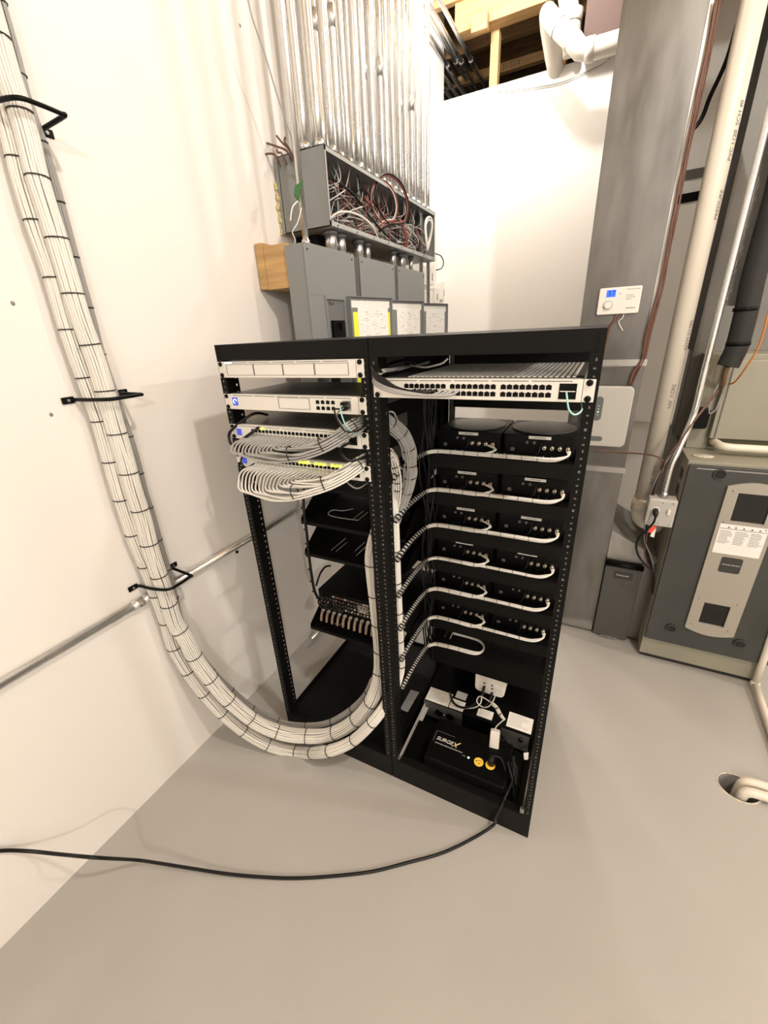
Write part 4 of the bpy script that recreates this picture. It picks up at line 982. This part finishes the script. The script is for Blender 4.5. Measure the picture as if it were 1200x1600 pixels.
# return elbow and filter cabinet
t = thing('filter_cabinet', 'dark grey air filter cabinet between the duct and the furnace', 'filter cabinet', (1.27, 1.2, 0))
MB().slab([(1.158, DY+.01, .47), (1.375, DY+.01, .47), (1.375, DY+.01, .50), (1.30, DY+.01, .545), (1.158, DY+.01, .62)], (0, .42, 0)).build('sloped_transition', mat('pale_sheet', (.42, .41, .385), .5, metal=.4, var=.2, vscale=6), t)
MB().box(1.158, 1.372, DY+.002, 1.60, .02, .47).build('case', STEEL, t, bevel=.002)
MB().box(1.158, 1.318, DY-.022, DY, .012, .446).build('door', mat('filter_door', (.075, .075, .068), .4), t, bevel=.003)
MB().tube([(1.156, DY-.022, .452), (1.320, DY-.022, .452)], .013, 14).build('door_handle', BLACK2, t)
lg = MB().slab([(x, DY-.0222, z) for x, z in rounded_rect(1.242, .395, .085, .042, .008)], (0, -.0008, 0)).build('name_plate', mat('plate_dark', (.035, .035, .033), .4), t)
text_part('plate_lettering', 'Honeywell', .013, PLAST, lg, Matrix.Translation((1.238, DY-.0232, .396)) @ FRONT, .0001)
MB().box(1.19, 1.27, DY-.03, DY-.0225, .010, .016).build('door_pull', STEEL2, t)
# humidity control
t = thing('humidity_control', 'white humidity control with blue display reading 37 on the duct', 'thermostat', (1.02, DY, 1.595))
mb = MB(); mb.slab([(x, DY-.0005, z) for x, z in rounded_rect(1.023, 1.640, .150, .098, .006)], (0, -.018, 0)); mb.build('housing', PLAST, t, bevel=.003)
lc = MB().box(.975, 1.008, DY-.0197, DY-.0186, 1.655, 1.680).build('display', BLUE, t)
text_part('display_digits', '37', .029, mat('lcd_dark', (.0, .01, .12), .5), lc, Matrix.Translation((.992, DY-.0200, 1.6675)) @ FRONT, .0001)
kn = MB().tube([(.985, DY-.0186, 1.625), (.985, DY-.030, 1.625)], [.0125, .0115], 24).build('dial', PLAST, t)
mb = MB()
for k in range(15):
    a = (-120+k*20)*PI/180; mb.box(-.0010, .0010, DY-.0195, DY-.0188, .0150, .0185, Matrix.Translation((.985, 0, 1.625)) @ Matrix.Rotation(a, 4, 'Y'))
mb.build('dial_marks', mat('blue_print', (.05, .07, .2), .5), t)
text_part('maker_name', 'Aprilaire', .0095, INK, t, Matrix.Translation((1.068, DY-.0190, 1.612)) @ FRONT, .0001)
mb = MB()
for k, (x0, x1, z) in enumerate(((1.045, 1.090, 1.678), (1.045, 1.072, 1.657), (1.045, 1.078, 1.650), (1.045, 1.066, 1.643), (1.018, 1.028, 1.664))): mb.box(x0, x1, DY-.0191, DY-.0186, z, z+.0016)
mb.build('small_print', GCAB, t)
lead('control_wire', [Vector((1.020, DY-.006, 1.592)), Vector((1.018, DY-.012, 1.570)), Vector((1.005, DY-.012, 1.545)), Vector((.998, DY-.010, 1.50)), Vector((.990, DY-.012, 1.42)), Vector((.992, DY-.012, 1.39))], .0035, COPPER, 'left brown wire under the humidity control', 'wire')
lead('control_wire', [Vector((1.040, DY-.006, 1.592)), Vector((1.025, DY-.013, 1.570)), Vector((1.008, DY-.014, 1.548)), Vector((1.003, DY-.012, 1.50)), Vector((.995, DY-.014, 1.42)), Vector((.995, DY-.014, 1.38))], .003, COPPER, 'middle brown wire under the humidity control', 'wire')
lead('control_wire', [Vector((1.048, DY-.006, 1.592)), Vector((1.046, DY-.012, 1.575)), Vector((1.035, DY-.01, 1.565)), Vector((1.040, DY-.012, 1.55)), Vector((1.055, DY-.010, 1.528))], .002, WCAB, 'short pale wire end under the humidity control', 'wire')
# grey controller
t = thing('air_cleaner_controller', 'grey wall unit with rounded corners and dark control strip on the duct', 'controller', (1.04, DY, 1.05))
mb = MB(); mb.slab([(x, DY-.0045, z) for x, z in rounded_rect(1.045, 1.178, .185, .262, .022)], (0, -.035, 0)); mb.build('housing', CTRLG, t, bevel=.005)
st = MB().slab([(x, DY-.0397, z) for x, z in rounded_rect(1.010, 1.215, .034, .105, .0165)], (0, -.001, 0)).build('control_strip', mat('strip_grey', (.12, .13, .13), .4), t)
for k in range(4): MB().disc((1.012, DY-.0408, 1.188+.013*k), .0022, (0, -1, 0), .0008, 8).build('indicator', GREENLED if k == 1 else PLAST, st)
MB().slab([(x, DY-.0397, z) for x, z in rounded_rect(1.020, 1.082, .052, .022, .010)], (0, -.001, 0)).build('badge', mat('strip_grey', (.12, .13, .13), .4), t)
# bundle of brown wires along the duct edge
for k in range(5):
    pts = [(1120, -5), (1108, 60), (1089, 150), (1070, 240), (1054, 320), (1038, 400), (1029, 450), (1011, 520), (1002, 560), (990, 582), (982, 602)]
    P = [at(u+random.uniform(-1.5, 1.5)+k*1.6, v, 1, DY-.02+.004*k) for u, v in pts]
    o = MB().tube(cr(P, 5), .0026, 6).build('control_wire', COPPER); tag(o, ['leftmost', 'second', 'middle', 'fourth', 'rightmost'][k]+' brown control wire running down the right edge of the duct', 'wire', 'brown control wires down the duct edge')
lead('control_wire', [at(930, 703, 1, 1.14), at(968, 707, 1, 1.14), at(1000, 709, 1, 1.10), at(1025, 713, 1, 1.06), at(1037, 722, 1, 1.05), at(1034, 740, 1, 1.05)], .003, COPPER, 'brown wire running from the grey controller toward the furnace', 'wire')

# PVC pipes
PY = 1.20; PX = (at(1112, 310, 1, PY).x+at(1003, 780, 1, PY).x)/2; PR = .036
t = thing('vent_pipe', 'large vertical white plastic pipe beside the furnace', 'pipe', (PX, PY, .70))
MB().cyl((PX, PY, .80), (PX, PY, 3.42), PR, 32).build('pipe', PVC, t)
MB().cyl((PX, PY, .745), (PX, PY, .805), PR+.007, 32).build('elbow_collar', PVC, t)
MB().tube(cr([(PX, PY, .76), (PX+.004, PY+.004, .72), (PX+.03, PY+.03, .68), (PX+.09, PY+.06, .655)], 5), PR+.002, 24).build('elbow', PVC, t)
import mathutils
dcam = Vector((CAM.x-PX, CAM.y-PY, 0)).normalized(); sidev = Vector((-dcam.y, dcam.x, 0))
for k, (s_, z, a_) in enumerate((('PRESSURE', 1.92, .95), ('PVC 1120  SCH 40', 2.12, .95), ('ASTM D1785', 1.50, .95), ('NSF  CORE', 1.27, .6), ('PVC-DWV', .93, .55))):
    d_ = (dcam*math.cos(a_)+sidev*math.sin(a_)); q = Vector((PX, PY, z))+d_*(PR+.0003)
    tang_ = Vector((-d_.y, d_.x, 0))
    text_part('pipe_print', s_, .020, INK, t, basis(q, (0, 0, 1), (-tang_.x, -tang_.y, 0)), .0001)
# overhead elbow pipes
def pvc_run(name, pts, r, label, collars=()):
    t = thing(name, label, 'pipe', pts[0]); MB().tube(pts, r, 24).build('pipe', PVC, t)
    for a, b in collars: MB().tube([a, b], r+.006, 24).build('fitting_collar', PVC, t)
    return t
y_ = 2.22
A0 = Vector((1.6, y_, 2.905)); e1 = at(922, 78, 1, y_); e2 = at(903, 72, 1, y_); e3 = at(868, 38, 1, y_+.02); e4 = at(856, 22, 1, y_+.05)
A0 = Vector((1.16, y_, e1.z))
pvc_run('vent_pipe', [A0, e1, (e1+e2)/2+Vector((-.02, 0, 0)), e2+Vector((-.02, 0, .02)), (e2+e3)/2, e3, e4+Vector((0, 0, .0)), e4+Vector((0, .06, -.02)), e4+Vector((.02, .16, -.10)), e4+Vector((.04, .30, -.17))], .045, 'horizontal white plastic pipe with an elbow above the back wall',
        ((e1+Vector((.02, 0, 0)), e1+Vector((-.02, 0, .002))), (e4+Vector((.036, .28, -.16)), e4+Vector((.045, .33, -.185)))))
for f_ in (.25, .85):
    c_ = e2.lerp(e3, f_); T_ = (e3-e2).normalized()
    MB().tube([c_-T_*.002, c_+T_*.002], .0462, 24).build('joint_line', INK, [o for o in bpy.data.objects if o.get('label', '').startswith('horizontal white plastic pipe')][0])
u1 = at(893, 38, 1, 2.40); u0 = at(886, -12, 1, 2.40)
pvc_run('vent_pipe', [u0+Vector((0, 0, .2)), u0, u1, u1+Vector((.015, .02, -.12))], .048, 'vertical white plastic pipe dropping behind the elbow pipe', ((u1, u1+Vector((0, 0, .05))),))
o = MB().box(.66, 1.10, 2.32, 2.49, at(920, 60, 1, 2.32).z, 3.42).build('bulkhead_box', BROWN); tag(o, 'brown painted box hanging above the white horizontal pipe', 'bulkhead')
lead('draped_wire', [at(776, 144, 1, 2.49), at(830, 138, 1, 2.49), at(880, 128, 1, 2.49), at(925, 108, 1, 2.49), at(945, 98, 1, 2.48), at(953, 90, 1, 2.45)], .0022, GCAB, 'thin dark wire draped along the top of the back wall', 'wire')
# black lead slanting behind the large pipe
lead('slanted_cord', [at(1152, 38, 1, 1.9), at(1135, 95, 1, 1.9), at(1110, 150, 1, 1.9), at(1092, 192, 1, 1.9), Vector((1.160, 1.9, at(1080, 222, 1, 1.9).z))], .009, CABLK, 'black cord slanting down behind the large white pipe', 'cord')
for k, (us, vs, lab) in enumerate((((1058, 1138), (319, 304), 'lower black tape band on the wall behind the large white pipe'), ((1060, 1105), (283, 275), 'upper grey smudged band on the wall behind the large white pipe'))):
    a_ = at(us[0], vs[0], 1, 2.495); b_ = at(us[1], vs[1], 1, 2.495)
    o = MB().slab([a_, b_, b_+Vector((0, 0, .045)), a_+Vector((0, 0, .045))], (0, .004, 0)).build('tape_band', [BLACK2, mat('grey_smudge', (.12, .115, .10), .6)][k]); tag(o, lab, 'tape')
# main supply plenum behind the pipe
t = thing('return_plenum', 'galvanised plenum rising behind the conduit on the right', 'duct', (1.6, 1.6, 1.42))
DULL = mat('dull_galvanised', (.20, .195, .18), .6, metal=.3, var=.25, vscale=4)
MB().box(1.37, 2.1, 1.50, 1.95, 1.42, 3.42).build('plenum_body', DULL, t, bevel=.002)
o = MB().box(1.352, 1.40, 1.44, 1.48, 1.05, 3.4).build('duct_corner_strip', DULL); tag(o, 'dull metal corner strip of the plenum beside the conduit', 'duct strip')

# furnace
FY = 1.08; FX0, FX1 = 1.37, 1.845
t = thing('furnace', 'furnace with dark front doors and pale access plate at far right', 'furnace', (1.6, 1.4, 0))
MB().box(FX0, FX1, FY, 1.80, .03, 1.03).build('cabinet', BEIGE, t, bevel=.002)
MB().box(FX0+.01, FX1-.01, FY+.02, 1.78, .0, .03).build('plinth', mat('plinth_black', (.03, .028, .025), .9), t)  # even near-black base strip under the cabinet
MB().box(FX0+.004, FX1-.003, FY-.018, FY-.0005, .135, 1.018).build('front_door', DARKG, t, bevel=.002)
MB().box(FX0+.03, FX1-.003, FY-.021, FY-.0185, 1.004, 1.008).build('door_trim', STEEL2, t)
for x, z in ((1.478, .989), (1.465, .224), (1.722, .221), (1.735, .985)):
    k_ = MB().tube([(x, FY-.0185, z-.0), (x, FY-.024, z)], [.021, .020], 24).build('door_knob', BLACKG, t)
    MB().tube([Vector((x+.020*math.cos(a), FY-.0245, z+.020*math.sin(a))) for a in [2*PI*i/20 for i in range(20)]], .0022, 6, closed=True).build('knob_ring', DARKG, k_)
# access plate with windows cut through (bars built round the openings)
yA, yB = FY-.029, FY-.0186
W1 = (1.552, 1.660, .800, .922); W2 = (1.555, 1.648, .290, .402)
pl = MB(); L_, R_, B_, T_ = 1.513, 1.693, .245, .958
pl.box(L_, R_, yA, yB, W1[3], .945).box(L_, W1[0], yA, yB, W1[2], W1[3]).box(W1[1], R_, yA, yB, W1[2], W1[3]).box(L_, R_, yA, yB, W2[3], W1[2])
pl.box(L_, W2[0], yA, yB, W2[2], W2[3]).box(W2[1], R_, yA, yB, W2[2], W2[3]).box(L_, R_, yA, yB, .252, W2[2])
arc = [(L_, .945)]+[(L_+(R_-L_)*i/12, .945+.020*math.sin(PI*i/12)) for i in range(13)]
pl.slab([(x, yA, z) for x, z in [(L_, .945)]+[(L_+(R_-L_)*i/12, .946+.020*math.sin(PI*i/12)) for i in range(1, 12)]+[(R_, .945)]], (0, yB-yA, 0))
pl.slab([(x, yA, z) for x, z in [(R_, .252)]+[(R_-(R_-L_)*i/12, .251-.020*math.sin(PI*i/12)) for i in range(1, 12)]+[(L_, .252)]], (0, yB-yA, 0))
plate = pl.build('access_plate', MIDG, t)
for w_ in (W1, W2): MB().box(w_[0], w_[1], yB-.0015, yB-.0005, w_[2], w_[3]).build('sight_window', BLACKG, plate)
for x, z in ((1.535, .930), (1.675, .930), (1.535, .795), (1.672, .780), (1.535, .42), (1.668, .42), (1.535, .285), (1.668, .28)):
    MB().sphere((x, yA-.001, z), .004, 10, 6).build('plate_screw', STEEL2, plate)
lb = MB().box(1.5255, 1.680, yA-.001, yA-.0001, .652, .786).build('warning_label', PAPER, plate); lb['label'] = 'white warning label'
mb = MB(); mb.box(1.528, 1.678, yA-.0014, yA-.001, .7655, .7675)
for x in (1.555, 1.578, 1.604, 1.630, 1.655): mb.slab([(x-.0045, yA-.0014, .7705), (x+.0045, yA-.0014, .7705), (x, yA-.0014, .7785)], (0, .0004, 0))
mb.build('warning_symbol', INK, lb)
mb = MB()
for c_ in range(3):
    for r_ in range(9):
        x = 1.531+c_*.050; mb.box(x, x+random.uniform(.028, .044), yA-.0014, yA-.001, .700+r_*.0068, .7028+r_*.0068)
mb.build('label_print', GCAB2, lb)
lg = MB().slab([(x, yA-.001, z) for x, z in rounded_rect(1.600, .602, .072, .072, .008)], (0, .001, 0)).build('badge', mat('plate_dark', (.035, .035, .033), .4), plate)
text_part('badge_lettering', 'American Standard', .0078, PLAST, lg, Matrix.Translation((1.600, yA-.0012, .604)) @ FRONT, .0002, shear=.3)
sc = MB()
for x, z in ((1.40, .05), (1.47, .05), (1.60, .05), (1.70, .05), (1.80, .05)): sc.sphere((x, FY-.001, z), .003, 8, 5)
sc.build('cabinet_screw', STEEL2, t)
# side slots
for z in (.93, .86): MB().box(FX0-.0012, FX0, FY+.05, FY+.10, z, z+.045).build('side_knockout', BLACK2, t)
# coil cabinet on top
t = thing('coil_cabinet', 'beige coil cabinet standing on top of the furnace', 'coil cabinet', (1.65, 1.5, 1.0305))
MB().box(1.385, 1.84, 1.30, 1.80, 1.0305, 1.42).build('cabinet', BEIGE, t, bevel=.002)
MB().box(1.455, 1.84, 1.262, 1.2995, 1.085, 1.40).build('front_panel', BEIGE, t, bevel=.003)
MB().box(1.46, 1.84, 1.2995, 1.30, 1.04, 1.082).build('drain_recess', mat('recess', (.12, .115, .06), .6), t)
MB().box(1.470, 1.474, 1.259, 1.2618, 1.09, 1.40).build('panel_seam', INK, t)
lead('drain_pipe', [Vector((1.478, 1.292, 1.068)), Vector((1.482, 1.250, 1.068)), Vector((1.495, 1.215, 1.066)), Vector((1.53, 1.205, 1.064)), Vector((1.60, 1.205, 1.064)), Vector((1.95, 1.205, 1.062))], .0165, PVC, 'white plastic condensate pipe with an elbow on top of the furnace', 'pipe')
o = MB().sphere((1.43, 1.16, 1.032), .03, 12, 8, (1.3, .9, .16)).build('putty_lump', mat('putty', (.55, .50, .42), .9, var=.4, vscale=60, bump=1, bscale=80)); tag(o, 'flat pale lump of dried putty on top of the furnace', 'putty')
# refrigerant line in black insulation
t = thing('insulated_pipe', 'thick black insulated refrigerant pipe above the furnace', 'pipe', at(1140, 560, 1, 1.14))
P = [at(u, v, 1, 1.16) for u, v in ((1245, 150), (1222, 270), (1195, 370), (1178, 430), (1165, 490), (1152, 540), (1143, 560), (1137, 572))]
MB().tube(cr(P, 5), .036, 20).build('insulation', mat('foam_insulation', (.012, .012, .011), .7), t)
for u, v in ((1166, 480), (1154, 534)):
    q = at(u, v, 1, 1.16); q2_ = at(u-1.5, v+6, 1, 1.16); MB().tube([q, q2_], .038, 20).build('insulation_joint', BLACK2, t)
lead('refrigerant_tube', [at(1137, 572, 1, 1.17), at(1133, 582, 1, 1.19), at(1131, 594, 1, 1.22), at(1129, 602, 1, 1.262)], .010, mat('copper_tube', (.32, .20, .12), .4, metal=.7), 'bare copper tube end entering the coil cabinet', 'pipe')
lead('orange_wire', [at(1212, 430, 1, 1.10), at(1200, 490, 1, 1.10), at(1186, 540, 1, 1.12), at(1165, 575, 1, 1.15), at(1148, 597, 1, 1.20), at(1138, 600, 1, 1.24)], .0032, ORANGE, 'orange wire curving beside the black insulated pipe', 'wire')
o = MB().slab([(x, 1.24, z) for x, z in rounded_rect(1.405, 1.17, .055, .085, .012)], (0, .05, 0)).build('rubber_grommet', BLACK2, bevel=.003); tag(o, 'black rubber pad on the side of the coil cabinet', 'grommet')
# foil tape sheet beside the conduit
o = MB().slab([at(1215, 120, 1, 1.26), at(1180, 300, 1, 1.26), at(1132, 478, 1, 1.26), at(1152, 478, 1, 1.26), at(1192, 330, 1, 1.26), at(1230, 200, 1, 1.26)], (0, .004, 0)).build('foil_tape_strip', FOIL); tag(o, 'crinkled foil tape strip right of the slanting conduit', 'tape')
# EMT to the switch box
E0 = at(1036, 778, 1, 1.08); E1_ = at(1062, 690, 1, 1.08); E2_ = at(1128, 420, 1, 1.10)
t = thing('furnace_conduit', 'bright steel conduit dropping into the furnace switch box', 'conduit', E0)
up_ = Vector((E1_.x, E1_.y, 3.42))
K1 = at(1048, 731, 1, 1.085); K2 = at(1060, 703, 1, 1.10); K3 = at(1084, 647, 1, 1.14); K4 = at(1098, 590, 1, 1.15)
MB().tube(cr([Vector((E0.x, E0.y, E0.z)), K1, K2, K3, K4, Vector((K4.x, K4.y, K4.z+.3)), Vector((K4.x, K4.y, 3.4))], 6), .0118, 16).build('pipe', EMT, t)
MB().cyl((E0.x, E0.y, .862), (E0.x, E0.y, .885), .016, 14).build('connector', STEEL2, t)
# switch box
t = thing('switch_box', 'grey metal switch box with a black plug and toggle beside the furnace', 'switch box', (1.32, 1.05, .735))
MB().box(1.262, 1.366, 1.045, 1.115, .737, .862).build('box', CTRLG, t, bevel=.006)
MB().disc((1.292, 1.0448, .812), .0165, (0, -1, 0), .0025, 24).build('outlet', PLAST, t)
MB().box(1.336, 1.346, 1.036, 1.0448, .800, .822).build('toggle_switch', PLAST, t)
for x, z in ((1.314, .848), (1.314, .752), (1.352, .848), (1.352, .752)): MB().sphere((x, 1.0445, z), .003, 8, 5).build('plate_screw', STEEL2, t)
t = thing('power_plug', 'black plug with a red tag hanging from the switch box outlet', 'plug', (1.292, 1.04, .80))
MB().tube([(1.292, 1.0420, .812), (1.292, 1.020, .808), (1.293, 1.008, .796)], [.012, .011, .006], 16).build('plug_body', CABLK, t)
MB().tube(cr([(1.293, 1.008, .796), (1.290, 1.010, .765), (1.274, 1.02, .725), (1.250, 1.03, .66), (1.262, 1.03, .60), (1.30, 1.03, .55), (1.345, 1.05, .50), (1.358, 1.04, .40)], 6), .0045, 8).build('plug_cord', CABLK, t)
MB().slab([at(1020, 822, 1, 1.03), at(1012, 831, 1, 1.03), at(1018, 833, 1, 1.03), at(1026, 824, 1, 1.03)], (0, .003, 0)).build('red_tag', REDTAG, t)
MB().slab([at(1020, 826, 1, 1.035), at(1016, 838, 1, 1.035), at(1022, 840, 1, 1.035), at(1025, 826, 1, 1.035)], (0, .003, 0)).build('white_tag', PAPER, t)
for k in range(4):
    P = [at(1122-2*k, 610+3*k, 1, 1.14), at(1090-2*k, 650+3*k, 1, 1.08), at(1066-2*k, 685+3*k, 1, 1.05), at(1045-2*k, 712+4*k, 1, 1.04), at(1030-2*k, 745+2*k, 1, 1.045), at(1020-2*k, 780, 1, 1.10), at(1010-1*k, 840, 1, 1.11), at(1008+3*k, 870, 1, 1.12), at(1019+k, 900, 1, 1.14), at(1012+k, 950, 1, 1.15), at(1000+k, 1000, 1, 1.15)]
    o = MB().tube(cr(P, 5), .0036, 7).build('control_wire', [COPPER, CABLK, CABLK, GCAB][k]); tag(o, '%s control wire sweeping from the coil cabinet down behind the switch box' % ['brown', 'upper black', 'lower black', 'grey'][k], 'wire')
lead('control_wire', [at(1122, 600, 1, 1.2), at(1112, 622, 1, 1.18), at(1108, 645, 1, 1.17), at(1118, 640, 1, 1.2), at(1128, 615, 1, 1.22)], .0028, GCAB, 'thin grey wire loop left of the coil cabinet', 'wire')
# PVC drain down the furnace right corner
t = thing('drain_pipe', 'white plastic drain pipe descending by the furnace right corner', 'pipe', (1.825, 1.05, 0))
q0 = at(1180, 1068, 2, .03); q1 = at(1200, 1015, 1, q0.y); q1 = at(1196, 1022, 1, q0.y)
dd = (q1-q0).normalized()
MB().tube([q0, q0+dd*.12, q0+dd*.45], .0135, 16).build('pipe', PVC, t)
q2 = at(1204, 1140, 2, .022)
MB().tube([q0, q0.lerp(q2, .5), q2, q2+(q2-q0)*.8], .0135, 16).build('pipe', PVC, t)
MB().sphere(q0, .019, 16, 10).build('elbow', PVC, t)
# floor hole with two elbows
t = thing('floor_drain_pipes', 'pair of white plastic elbows dropping into the round floor hole', 'pipe', HOLE)
for k, dy in enumerate((.018, -.024)):
    b0 = Vector((HOLE.x+.012-.006*k, HOLE.y+dy, -.10)); 
    P = cr([b0, b0+Vector((0, 0, .09)), b0+Vector((.010, .002, .118)), b0+Vector((.04, .004, .124)), b0+Vector((.075, .004, .124))], 6)
    MB().tube(P, .0165, 16).build('elbow', PVC, t)
    MB().tube([P[-1], P[-1]+Vector((1.2, -.02, 0))], .0125, 16).build('pipe', PVC, t)
t = thing('floor_hole', 'round hole cut in the floor with a pale chipped rim', 'hole', (HOLE.x, HOLE.y, -.12))
MB().disc((HOLE.x, HOLE.y, -.121), .07, (0, 0, 1), .001, 32).build('hole_bottom', CORK, t)
MB().tube([HOLE+Vector((HR*math.cos(a), HR*.86*math.sin(a), -.0005)) for a in [2*PI*i/40 for i in range(40)]], .0028, 6, closed=True).build('chipped_rim', mat('chipped_concrete', (.62, .58, .50), .9, var=.3, vscale=60), t)

for o in bpy.data.objects:
    if '_o' in o: del o['_o']
